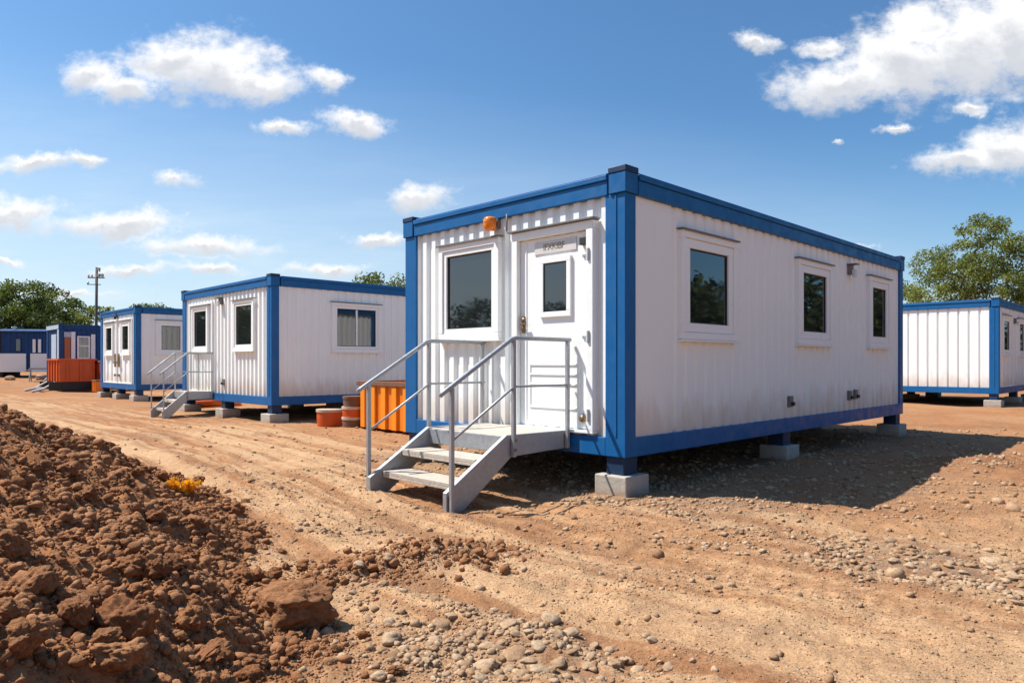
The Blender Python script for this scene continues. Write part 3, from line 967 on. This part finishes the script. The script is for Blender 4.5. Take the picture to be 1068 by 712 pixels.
# --- container at the right
C4 = Vector((13.7, 19.7, 0))
def wide_ribs(a0, a1):
    pts_ = []; n = round((a1-a0)/.27); p = (a1-a0)/n
    for i in range(n):
        s = a0+i*p
        pts_ += [(s, -.028), (s+p-.065, -.028), (s+p-.05, -.06), (s+p-.02, -.06)]
    pts_.append((a1, -.028))
    return pts_
c4, pts = make_container('office_container', 'white container with wide ribbed panels and bright blue frame at the right picture edge', C4, TH, 6.0, 5.5, 'white and blue site containers', ribs_front=wide_ribs, side_p=.5)
lab4 = ['concrete block under the near corner post of the container at the right picture edge', 'concrete block under the front middle of the right edge container', 'concrete block under the far left corner of the right edge container']
for i, (x_, y_) in enumerate(pts):
    lab = lab4[i] if i < 3 else ['concrete block under the shaded side of the right edge container', 'concrete block in the dark gap below the right edge container', 'concrete block on the hidden left side of the right edge container',
          'concrete block under the rear end of the right edge container', 'concrete block under the rear middle of the right edge container', 'concrete block under the rear left corner of the right edge container'][i-3]
    concrete_block(world(C4, TH, x_, y_), TH, lab, .42, .42)
add_window(c4, PS, .50, 1.55, 1.45, 2.62, border=.17); add_window(c4, PS, 2.75, 3.7, 1.45, 2.62, border=.17)
add_lamp(c4, PS, 2.25, 2.45)
mb = frame(MB(), PS, .42, 2.05, .545, 2.72, .04, -.06, -.012, .03); mb.build('door_frame', M['trim'], c4, .004)

# --- blue cabins far left
B1 = Vector((-21.35, 33.0, 0))
b1, pts = make_container('blue_cabin', 'dark blue site cabin with open brown door and white window, behind the orange skip', B1, TH, 2.6, 6.0, 'blue site cabins', body='cabin', frame_m='cabin')
for (x_, y_), lab in zip(pts, ['under the near corner', 'under the left front corner', 'below the middle', 'below the middle, left side', 'under the rear right end', 'under the rear left end']):
    concrete_block(world(B1, TH, x_, y_), TH, 'concrete block %s of the blue cabin behind the orange skip' % lab, .45, .45)
fbox(MB(), PF, .02, .30, ZB+.2, ZT-.24, .001, .02).build('corner_panel', M['pale'], b1)
fbox(MB(), PF, .55, 1.5, .60, 2.6, -.05, .02).build('door', M['pale'], b1, .01)
fbox(MB(), PF, .02, 2.5, ZT-.22, ZT-.03, .015, .03).build('fascia', M['pale'], b1)
dd = MB(); fbox(dd, PS, .22, .46, .60, 2.45, -.04, .012); dd.build('door', M['brown'], b1, .008)
fbox(MB(), PS, .20, .48, 2.46, 2.70, -.04, .012).build('door_light', M['pale'], b1)
fbox(MB(), PS, .49, .66, .58, 2.72, -.04, .03).build('door_post', M['trim'], b1, .01)
wn = frame(MB(), PS, .74, 1.28, 1.42, 2.52, .07, -.03, .03); fbox(wn, PS, .81, 1.21, 2.02, 2.08, -.03, .02)
wn = wn.build('window', M['trim'], b1, .006)
fbox(MB(), PS, .80, 1.22, 1.48, 2.46, -.03, .0).build('pane', M['glass'], wn)
fbox(MB(), PS, 1.32, 1.50, .95, 2.62, -.03, .04).build('shutter', M['trim'], b1, .01)

B2 = Vector((-33.4, 45.2, .22))
b2 = empty('blue_cabin', B2, R(12)); tag(b2, 'farthest blue cabin with white lower panels at the left picture edge', 'cabin', 'blue site cabins')
MB().box((0, .12, .55), (7.2, 2.6, 3.0)).sheet(corr(0, 7.2, .35, -.06, -.10), .55, 3.0, PS).build('wall', M['cabin'], b2)
MB().prism([(-.1, 3.0), (2.8, 3.0), (2.8, 3.16), (1.35, 3.26), (-.1, 3.1)], 0, -.15, 7.4).build('roof', M['cabin'], b2, .02)
for a0, a1, z1 in ((.25, 1.8, 1.62), (2.05, 3.1, 1.62)):
    fbox(MB(), PS, a0, a1, .42, z1, -.04, .03).build('lower_panel', M['trim'], b2, .01)
for a0 in (2.18, 2.50):
    fbox(MB(), PS, a0, a0+.17, 1.68, 2.55, -.06, .02).build('shutter', M['trim'], b2, .01)
fbox(MB(), PS, .15, .30, .5, 2.95, -.06, .02).build('corner_post', M['rust'], b2, .01)
wn = frame(MB(), PS, 1.15, 1.5, 1.75, 2.6, .04, -.07, .0).build('window', M['darkblue'], b2)
fbox(MB(), PS, 1.19, 1.46, 1.79, 2.56, -.07, -.03).build('pane', M['glass'], wn)
MB().tube([(.9, .5, 3.1), (.9, .5, 3.3)], .08, 10).tube([(.9, .5, 3.3), (.9, .5, 3.38)], .16, 10).build('roof_vent', M['trim'], b2)
for x_ in (.3, 3.5, 6.8):
    MB().box((x_-.1, .1, -.35), (x_+.1, 2.5, .55)).build('support_leg', M['under'], b2)

# ------------------------------------------------------------------ skips, tubs, pallets
def make_skip(name, label, loc, rz, lx, ly, z0, z1, mat, rimmat, rib=.28, skids=True, lidmat=None, ribmat=None):
    root = empty(name, loc, rz); tag(root, label, 'skip', 'orange skips')
    t = .04
    mb = MB().box((0, 0, z0), (lx, t, z1)).box((0, ly-t, z0), (lx, ly, z1)).box((0, t, z0), (t, ly-t, z1)).box((lx-t, t, z0), (lx, ly-t, z1)).box((t, t, z0), (lx-t, ly-t, z0+t))
    mb.build('body', mat, root, .006)
    for a in np.arange(rib*.4, ly-.05, rib):
        MB().box((-.045, a, z0), (-.001, a+.09+(.05 if not skids else 0), z1-.07)).build('rib', ribmat or mat, root, .006)
    for a in np.arange(rib*.5, lx-.05, rib):
        MB().box((a, -.045, z0), (a+.08, -.001, z1-.07)).build('rib', mat, root, .006)
    e = .06
    mb = MB().box((-e, -e, z1-.065), (lx+e, t, z1+.02)).box((-e, ly-t, z1-.065), (lx+e, ly+e, z1+.02)).box((-e, t+.002, z1-.065), (t, ly-t-.002, z1+.02)).box((lx-t, t+.002, z1-.065), (lx+e, ly-t-.002, z1+.02))
    mb.build('rim', rimmat, root, .008)
    if lidmat:
        MB().prism([(.0, z1+.021), (lx, z1+.021), (lx, z1+.05), (lx*.5, z1+.11), (0, z1+.05)], 1, .02, ly-.02).build('load', lidmat, root, .01)
    if skids:
        for a in (.12, ly-.24):
            MB().box((-.35, a, .06), (lx+.1, a+.12, z0)).build('skid', M['black'], root, .01)
    return root
p0 = Vector((-2.9, 13.4, 0)) - CV*1.7
make_skip('orange_skip', 'orange ribbed skip with rusty rim beside the left end of the nearest container', (p0.x, p0.y, 0), TH, 1.1, 1.7, .03, .88, M['orange'], M['rust'], .34, False, None, M['yellow'])
sk = make_skip('orange_skip', 'red-orange skip on dark skids in front of the blue cabin, far left', (-19.4, 30.0, 0), TH, 1.35, 2.1, .42, 1.40, M['redorange'], M['redorange'], .5)
for a in (.25, 1.75):
    MB().tube([(-.1, a, .40), (-.55, a, .12), (-.95, a, .02)], .05, 8).build('drawbar', M['steel'], sk)
MB().box((-.55, .3, .10), (-.45, 1.8, .18)).build('cross_bar', M['steel'], sk)
for a in (.15, 1.95):
    k_ = MB().lathe([(.0, -.05), (.16, -.05), (.17, 0), (.16, .05), (0, .05)], n=14).build('wheel', M['black'], sk)
    k_.matrix_local = Matrix.Translation((.25, a, .17)) @ Matrix.Rotation(R(90), 4, 'X')
make_skip('orange_skip', 'dull red skip half hidden between the third container and the far orange skip', (-17.9, 30.6, 0), TH, 1.3, 1.2, .35, 1.32, M['redorange'], M['rust'], .5)
# small orange crate in front of it
cr = empty('orange_crate', (-17.35, 29.2, 0), TH); tag(cr, 'small bright orange crate on the dirt beside the third container', 'crate')
MB().box((0, 0, .03), (.55, .55, .46)).build('body', M['orange'], cr, .01)
for a in (0.02, .24, .46): MB().box((-.025, a, .03), (-.001, a+.06, .5)).build('slat', M['orange'], cr, .005)
MB().box((-.03, -.03, .462), (.58, .58, .52)).build('lid', M['rust'], cr, .01)

def tub(loc, r, h, label, body, rim, scale=(1, 1)):
    root = empty('plastic_tub', loc, .3); tag(root, label, 'tub', 'orange tubs')
    k_ = MB().lathe([(0, .0), (r*.96, .0), (r*.97, .02), (r*1.0, h*.5), (r*.98, h-.05), (r*.90, h-.05), (r*.80, .04), (0, .04)], n=26).build('body', body, root, 0)
    k_.scale = (scale[0], scale[1], 1)
    k2 = MB().lathe([(r*.9, h-.052), (r*1.05, h-.052), (r*1.06, h), (r*.92, h)], n=26).build('rim', rim, root, 0)
    k2.scale = (scale[0], scale[1], 1)
    return root
tx_, ty_ = px(341, 444)
tub((tx_, ty_+.2, -.01), .25, .33, 'low wide orange tub with pale rim standing alone beside the second container', M['redorange'], M['rim'])
tx_, ty_ = px(366, 446)
tub((tx_, ty_+.2, -.01), .21, .21, 'dark red tub at the bottom of the stack beside the orange skip', M['rust'], M['rim'])
tub((tx_, ty_+.2, .20), .21, .20, 'orange tub in the middle of the stack beside the orange skip', M['redorange'], M['rim'])
tub((tx_+.01, ty_+.2, .40), .20, .20, 'brown tub on top of the stack beside the orange skip', M['rust'], M['rust'])
# orange planks behind the second container's stairs
C2L = world(C2, T2, 1.2, 5.6)
for i, lab in enumerate(('orange plank lowest in the small pile behind the second container\'s stairs', 'orange plank in the middle of the small pile behind the second stairs', 'orange plank on top of the small pile behind the second stairs')):
    o = MB().box((-.9, -.11, 0), (.9, .11, .06)).build('orange_plank', M['redorange'] if i != 1 else M['orange'], None, .008)
    o.location = (C2L[0]-.35+.05*i, C2L[1]+.2, .0+.065*i+.02); o.rotation_euler.z = TH+.15+.1*i
    tag(o, lab, 'plank', 'orange planks behind the second stairs')

# ------------------------------------------------------------------ utility pole
pl = empty('utility_pole', (-29.7, 50, 0), .15); tag(pl, 'tall wooden utility pole with floodlights rising behind the third container', 'utility pole')
MB().tube([(0, 0, -.1), (0, 0, 4), (.03, 0, 8.05)], .11, 10, .085).build('pole', M['pole'], pl, 0, True)
MB().box((-.55, -.04, 7.27), (.55, .04, 7.34)).build('crossarm', M['pole'], pl)
MB().box((-.55, -.15, 6.78), (.35, -.09, 6.83)).build('crossarm', M['pole'], pl)
for x_, z_ in ((.22, 7.46), (.46, 7.46), (.24, 7.9)):
    f_ = MB().box((x_-.10, -.28, z_-.10), (x_+.10, -.12, z_+.10)).box((x_-.03, -.12, z_-.18), (x_+.03, .02, z_-.1)).build('floodlight', M['lamp'], pl, .02)
    MB().box((x_-.08, -.292, z_-.08), (x_+.08, -.281, z_+.08)).build('lens', M['lens'], f_)
for x_, z_ in ((-.5, 7.34), (-.28, 7.34), (-.5, 6.83)):
    MB().lathe([(0, 0), (.05, 0), (.07, .08), (.05, .16), (.02, .2), (0, .2)], (x_, 0 if z_ > 7 else -.12, z_), 10).build('insulator', M['lens'], pl, 0, True)
MB().box((-.16, -.2, 2.0), (.16, -.13, 2.6)).build('meter_box', M['lamp'], pl)

# ------------------------------------------------------------------ trees
def mat_leaf(name, c0, c1, trans=.25):
    m, nt, p = new_mat(name); b = NB(nt)
    c = b.mix(b.attr('tint'), c0, c1)
    b.l(c, p.inputs['Base Color']); p.inputs['Roughness'].default_value = .6; p.inputs['Specular IOR Level'].default_value = .25
    tr = b.n('ShaderNodeBsdfTranslucent'); b.l(b.mix(1., c, (1.5,1.6,.8), 'MULTIPLY'), tr.inputs['Color'])
    mx = b.n('ShaderNodeMixShader'); mx.inputs[0].default_value = trans
    b.l(p.outputs[0], mx.inputs[1]); b.l(tr.outputs[0], mx.inputs[2])
    b.l(mx.outputs[0], nt.nodes['Material Output'].inputs['Surface'])
    return m
LEAF = [mat_leaf('leaf_olive', (.070,.100,.022), (.25,.27,.065)), mat_leaf('leaf_dark', (.022,.038,.011), (.085,.11,.028)),
        mat_leaf('leaf_mid', (.042,.068,.016), (.17,.20,.045))]
M['bark'] = plain('bark', (.11,.085,.06), .9, .5, .3, 5.)

def leaf_mesh(centres, radii, nper, lsize, rng, sq=.75, tint0=None):
    P = []; T = []
    for i, (c, r) in enumerate(zip(centres, radii)):
        n = int(nper*r*r)
        d = rng.normal(size=(n, 3)); d /= np.linalg.norm(d, axis=1)[:, None]
        rad = r*rng.random(n)**.45
        q = d*rad[:, None]; q[:, 2] *= sq
        P.append(np.array(c)+q)
        T.append(np.clip(rng.normal(.45 if tint0 is None else tint0[i], .2, n), 0, 1))
    P = np.concatenate(P); T = np.concatenate(T); n = len(P)
    Rm = rand_rot(n, rng)
    s = lsize*rng.uniform(.6, 1.3, n)
    quad = np.array([[-.5, 0, 0], [0, -.28, .06], [.5, 0, 0], [0, .28, .06]])
    V = np.einsum('nij,vj->nvi', Rm, quad)*s[:, None, None] + P[:, None, :]
    F = (np.arange(n)*4)[:, None]+np.arange(4)[None]
    return V.reshape(-1, 3), F, np.repeat(T, 4)

def make_tree(name, label, loc, height, spread, base, nclump, rng, leaf, crad=(.6, 1.2), nper=160, lsize=.2, depth=None, lean=(0, 0), group=None, cat='tree', shape=1.0):
    root = empty(name, (loc[0], loc[1], loc[2] if len(loc) > 2 else 0)); tag(root, label, cat, group)
    depth = depth or spread
    zc = (height+base)/2; hz = (height-base)/2
    cen = []
    while len(cen) < nclump:
        d = rng.normal(size=3); d /= np.linalg.norm(d); r = rng.random()**.42
        p = d*r
        q = np.array([p[0]*spread/2*(1-.25*max(p[2], 0)*shape)+lean[0], p[1]*depth/2*(1-.25*max(p[2], 0)*shape)+lean[1], zc+p[2]*hz])
        rc = rng.uniform(*crad)
        if q[2]+rc*.7 > height: q[2] = height-rc*.7
        if all(np.linalg.norm((q-c)*np.array([1, 1, 1.2])) > .55*(rc) for c, _ in cen): cen.append((q, rc))
        elif rng.random() < .03: cen.append((q, rc))
    # skeleton: each clump joins the nearest existing node
    nodes = [np.array([0., 0., -.2]), np.array([lean[0]*.05, lean[1]*.05, base*.5]), np.array([lean[0]*.15, lean[1]*.15, base*.95])]
    par = [-1, 0, 1]
    fork = nodes[2]
    for k in range(3):
        nodes.append(fork+np.array([rng.normal(0, .25)*spread*.1, rng.normal(0, .25)*spread*.1, hz*.42*(k+1)])); par.append(len(nodes)-2)
    order = sorted(range(len(cen)), key=lambda i: np.linalg.norm(cen[i][0]-fork))
    for i in order:
        c = cen[i][0]
        N = np.array(nodes[2:])
        dv = c-N
        cost = np.linalg.norm(dv, axis=1)+1.2*np.maximum(0, N[:, 2]-c[2]+.2)
        j = int(np.argmin(cost))+2
        a = nodes[j]; m1 = a+(c-a)*.5+rng.normal(0, .06, 3)*np.linalg.norm(c-a)+np.array([0, 0, .05*np.linalg.norm(c-a)])
        nodes.append(m1); par.append(j); nodes.append(c); par.append(len(nodes)-2)
    cntn = np.zeros(len(nodes)); 
    for i in range(len(nodes)-1, -1, -1):
        cntn[i] += 1
        if par[i] >= 0: cntn[par[i]] += cntn[i]
    r0 = .022*height
    rad = r0*np.sqrt(cntn/cntn[0])
    mb = MB()
    for i in range(1, len(nodes)):
        mb.tube([nodes[par[i]], nodes[i]], max(rad[par[i]]*.92 if par[i] < 3 else rad[i]*1.1, .015), 6, max(rad[i], .012))
    mb.build('trunk', M['bark'], root, 0, True)
    V, F, T = leaf_mesh([c for c, _ in cen], [r for _, r in cen], nper, lsize, rng, .72, [rng.uniform(.25, .65) for _ in cen])
    np_mesh('crown', V, F, leaf, root, attrs={'tint': T})
    return root
tr = np.random.default_rng(21)
make_tree('broadleaf_tree', 'tall airy olive-green tree rising behind the container at the right picture edge', (29.9, 45, 0), 10.9, 9.0, 2.2, 165, tr, LEAF[0], (.42, .85), 500, .155, lean=(.1, 0), shape=2.2)
make_tree('broadleaf_tree', 'green tree cut off by the right picture edge, beside the tall airy one', (36.3, 46, 0), 9.2, 6.5, 3.2, 55, tr, LEAF[2], (.55, 1.1), 300, .20)
make_tree('bush', 'low pale green bush peeping between the nearest and the right edge container', (26.2, 44, 0), 5.6, 3.4, 1.2, 20, tr, LEAF[0], (.5, .9), 260, .2, cat='bush')
make_tree('broadleaf_tree', 'spreading dark tree with domed open crown above the farthest blue cabin', (-46.4, 68, 0), 9.3, 8.2, 4.8, 62, tr, LEAF[2], (.55, 1.1), 230, .26)
make_tree('broadleaf_tree', 'dark green tree at the left picture edge beside the spreading dark tree', (-52, 69, 0), 10.0, 7.0, 3.5, 60, tr, LEAF[2], (.6, 1.2), 220, .26)
make_tree('broadleaf_tree', 'low dense dark tree between the far blue cabins', (-43.6, 66, 0), 6.3, 7.5, 1.2, 50, tr, LEAF[1], (.7, 1.2), 240, .26)
make_tree('broadleaf_tree', 'low dark tree directly behind the roof of the farthest blue cabin', (-49.0, 65, 0), 5.9, 7.5, 1.0, 46, tr, LEAF[1], (.7, 1.3), 240, .26)
make_tree('broadleaf_tree', 'small olive tree left of the utility pole over the blue cabin roof', (-40.8, 70, 0), 7.3, 6.5, 1.8, 48, tr, LEAF[0], (.5, 1.0), 220, .26)
make_tree('broadleaf_tree', 'small green tree right of the utility pole behind the third container', (-38.6, 74, 0), 7.6, 8.0, 1.8, 52, tr, LEAF[2], (.5, 1.0), 220, .26)
make_tree('broadleaf_tree', 'round green treetop showing above the second container\'s roof', (-9.6, 51, 0), 7.8, 5.6, 2.0, 70, tr, LEAF[2], (.6, 1.1), 260, .2)
make_tree('broadleaf_tree', 'faint sprig of foliage over the middle of the second container\'s roof', (-15.2, 53, 0), 7.7, 3.6, 3.0, 22, tr, LEAF[2], (.4, .8), 240, .2)
make_tree('broadleaf_tree', 'faint sprig of foliage over the roof of the third container', (-34.2, 70, 0), 7.0, 3.4, 2.8, 20, tr, LEAF[2], (.4, .8), 240, .24)

# far wood all round the site (one mass)
def make_wood():
    rng = np.random.default_rng(77)
    cen, rad, tin = [], [], []
    for i in range(520):
        a = rng.uniform(0, 2*math.pi)
        deg = math.degrees(a) % 360
        if 45 < deg < 135: r = rng.uniform(96, 112); hh = rng.uniform(3., 6.)
        elif 135 <= deg < 215: r = rng.uniform(70, 84); hh = rng.uniform(4.5, 9)
        elif 270 < deg or deg <= 45: r = rng.uniform(46, 58); hh = rng.uniform(4., 7.)
        else: r = rng.uniform(50, 64); hh = rng.uniform(3.5, 6.5)
        for z in np.arange(.8, hh, 1.7):
            w = 2.2*(1-.45*z/hh)+.6
            cen.append((r*math.cos(a)+rng.normal(0, .9), r*math.sin(a)+rng.normal(0, .9), z)); rad.append(w*rng.uniform(.8, 1.15)); tin.append(rng.uniform(.2, .6))
    V, F, T = leaf_mesh(cen, rad, 34, .62, rng, .8, tin)
    o = np_mesh('far_wood', V, F, LEAF[1], attrs={'tint': T})
    tag(o, 'low dark belt of far-off trees along the horizon behind the cabins', 'woodland', kind='stuff')
make_wood()

# ------------------------------------------------------------------ weeds
def make_weed(name, label, loc, n, h, mat, rng, spread=.12, stemmat=None):
    root = empty(name, loc); tag(root, label, 'weed')
    mb = MB(); cen = []
    for i in range(n):
        a = rng.uniform(0, 6.28); s = spread*rng.uniform(.3, 1.2); hh = h*rng.uniform(.6, 1.1)
        tip = (s*math.cos(a)*1.4, s*math.sin(a), hh)
        mb.tube([(s*.2*math.cos(a), s*.2*math.sin(a), -.02), (tip[0]*.6, tip[1]*.6, hh*.6), tip], .003, 5, .0015)
        cen += [tip, (tip[0]*.75, tip[1]*.75, hh*.75)]
    mb.build('stem', stemmat or LEAFG, root)
    V, F, T = leaf_mesh(cen, [.035]*len(cen), 11000, .03, rng, .9)
    np_mesh('blossom', V, F, mat, root, attrs={'tint': T})
    return root
LEAFG = plain('weed_stem', (.16,.17,.03), .7)
YEL = mat_leaf('yellow_petal', (.62,.22,.008), (.78,.42,.02), .35)
wx, wy = heap_point(190, 517)
make_weed('yellow_weed', 'tuft of bright yellow weed on the rim of the soil heap', (wx, wy, float(surf_z(np.array([wx]), np.array([wy]))[0])), 20, .10, YEL, np.random.default_rng(4), .08)

# ------------------------------------------------------------------ debris at the far cabin
for i, (x_, y_, s_, lab) in enumerate(((-31.0, 43.2, .35, 'grey broken slab lying before the farthest blue cabin'), (-29.4, 43.6, .3, 'light debris lump beside the broken slab at the far cabin'), (-27.4, 41.5, .4, 'heap-like dark lump near the far skip'))):
    o = put_rock('rubble', ST[i], x_, y_, s_, rr, .6)
    tag(o, lab, 'rubble')

for x_, y_, lab in ((-28.3, 42.2, 'grey metal trestle standing left of the far orange skip'),):
    tr_ = empty('metal_trestle', (x_, y_, float(ground_z(np.array([x_]), np.array([y_]))[0])), R(25)); tag(tr_, lab, 'trestle')
    MB().box((-.7, -.05, .72), (.7, .05, .82)).build('beam', M['steel'], tr_)
    for sx in (-.6, .6):
        for sy in (-.35, .35):
            MB().tube([(sx, 0, .76), (sx*1.05, sy, -.03)], .035, 6).build('leg', M['steel'], tr_)
    MB().box((-.55, -.3, .25), (.5, .3, .33)).build('shelf', M['lamp'], tr_)

# ------------------------------------------------------------------ sky, sun, camera
SUN_EL = R(56.0)
sd = Vector((-.98, .19, 0)).normalized()
w = bpy.data.worlds.new('World'); S.world = w; w.use_nodes = True
nt = w.node_tree; nt.nodes.clear(); b = NB(nt)
sky = b.n('ShaderNodeTexSky'); sky.sky_type = 'NISHITA'; sky.sun_disc = False
sky.sun_elevation = SUN_EL; sky.sun_rotation = math.atan2(sd.x, sd.y) % (2*math.pi)
sky.air_density = 1.0; sky.dust_density = 1.2; sky.ozone_density = 1.6; sky.altitude = 100
tc = b.coord('Generated')
sep = b.n('ShaderNodeSeparateXYZ'); b.l(tc, sep.inputs[0])
ay = b.math('MAXIMUM', b.math('ABSOLUTE', sep.outputs[1]), .25)
u = b.math('DIVIDE', sep.outputs[0], ay); v = b.math('DIVIDE', sep.outputs[2], ay)
cmb = b.n('ShaderNodeCombineXYZ'); b.l(u, cmb.inputs[0]); b.l(v, cmb.inputs[1])
uv = cmb.outputs[0]
# ragged edges: warp the plane with noise, then take soft ellipses
wn_ = b.n('ShaderNodeTexNoise'); wn_.inputs['Scale'].default_value = 14.; wn_.inputs['Detail'].default_value = 7; wn_.inputs['Roughness'].default_value = .68
b.l(uv, wn_.inputs['Vector'])
off = b.vm('MULTIPLY', b.vm('SUBTRACT', wn_.outputs['Color'], (.5, .5, .5)), (.085, .055, 0.))
wl_ = b.n('ShaderNodeTexNoise'); wl_.inputs['Scale'].default_value = 4.5; wl_.inputs['Detail'].default_value = 2
b.l(uv, wl_.inputs['Vector'])
wuv = b.vm('ADD', b.vm('ADD', uv, off), b.vm('MULTIPLY', b.vm('SUBTRACT', wl_.outputs['Color'], (.5, .5, .5)), (.06, .045, 0.)))
CLOUDS = [(108,78,34,20,1),(138,94,32,14,1),(185,62,48,24,1),(228,72,62,32,1),(268,88,42,18,1),(338,84,22,12,.8),
          (365,133,36,11,.8),(293,138,28,8,.7),(38,168,44,9,.6),(95,169,14,7,.35),(182,190,24,9,.55),(14,218,36,15,1),
          (120,234,62,12,.9),(212,257,62,11,.75),(135,278,48,7,.45),(222,283,44,7,.4),(348,278,50,7,.45),(437,206,30,12,1),
          (402,250,30,6,.7),(880,88,62,22,1),(940,66,70,36,1),(1010,52,75,48,1),(1060,40,60,55,1),(960,30,40,26,1),(790,43,28,10,.55),(862,46,28,11,.6),
          (1000,172,44,14,1),(1046,158,50,24,1),(935,133,16,5,.4),(880,149,10,4,.3),(1012,112,30,7,.4),(900,255,16,4,.6),(8,273,16,5,.5),(60,300,60,5,.3),(560,60,1,1,0)]
CLOUDS = [c for c in CLOUDS if c[4] > 0]
fm_, fs_ = None, None
for (cx, cy, rx, ry, st) in CLOUDS:
    c = ((cx-534)/730, (378-cy)/730); r = (rx*1.12/730, ry*1.22/730)
    def ell(dy):
        q = b.vm('MULTIPLY', b.vm('SUBTRACT', wuv, (c[0], c[1]+dy, 0.)), (1/r[0], 1/r[1], 0.))
        return b.math('SUBTRACT', 1.0, b.vm('LENGTH', q))
    e = b.math('MULTIPLY_ADD', ell(0), 1.0, -(1-st)*.28)
    e2 = b.math('MULTIPLY_ADD', ell(.62*r[1]), 1.0, -(1-st)*.28)
    fm_ = e if fm_ is None else b.math('MAXIMUM', fm_, e)
    fs_ = e2 if fs_ is None else b.math('MAXIMUM', fs_, e2)
n2 = b.noise(b.vm('MULTIPLY', uv, (1., 1.5, 1.)), 26., 7, .62)
dens = b.math('MULTIPLY_ADD', b.math('SUBTRACT', n2, .5), 1.7, fm_)
alpha = b.mr(dens, -.30, .66)
# thin general veil low over the horizon
veil = b.math('MULTIPLY', b.mr(b.noise(b.vm('MULTIPLY', uv, (1.2, 6., 1.)), 3., 5, .6), .4, .8, .62, .88), b.mr(b.math('MULTIPLY_ADD', u, .14, v), -.03, .42, 1., 0.))
shade = b.mr(b.math('MULTIPLY_ADD', b.math('SUBTRACT', n2, .5), .9, b.math('SUBTRACT', fm_, fs_)), .0, .75)
ccol = b.mix(shade, (7.9, 7.85, 7.8), (5.1, 5.25, 5.6))
skc = b.mix(1., sky.outputs[0], (.57, .88, 1.08), 'MULTIPLY')
mixc = b.mix(b.math('MULTIPLY', alpha, .96), b.mix(veil, skc, (5.9, 6.75, 7.35)), ccol)
bg = b.n('ShaderNodeBackground'); b.l(mixc, bg.inputs[0]); bg.inputs[1].default_value = .072
out = b.n('ShaderNodeOutputWorld'); b.l(bg.outputs[0], out.inputs[0])

sl = bpy.data.lights.new('sun', 'SUN'); sl.energy = 4.0; sl.angle = R(.5); sl.color = (1.0, .945, .87)
so = bpy.data.objects.new('sun', sl); link(so)
ldir = -(sd*math.cos(SUN_EL) + Vector((0, 0, math.sin(SUN_EL))))
so.rotation_euler = ldir.to_track_quat('-Z', 'Y').to_euler(); so.location = (-20, 5, 30)

cam = bpy.data.cameras.new('camera'); co = bpy.data.objects.new('camera', cam); link(co)
co.location = (0, 0, 1.25); co.rotation_euler = (R(90), 0, 0)
cam.sensor_width = 36; cam.lens = 730/1068*36; cam.shift_y = 22/1068
cam.clip_end = 9000; cam.clip_start = .05
S.camera = co
S.view_settings.view_transform = 'Standard'; S.view_settings.look = 'None'
S.view_settings.exposure = .95; S.view_settings.gamma = 1
S.cycles.use_denoising = True
S.cycles.max_bounces = 6; S.cycles.diffuse_bounces = 4
w.cycles.sampling_method = 'MANUAL'; w.cycles.sample_map_resolution = 512
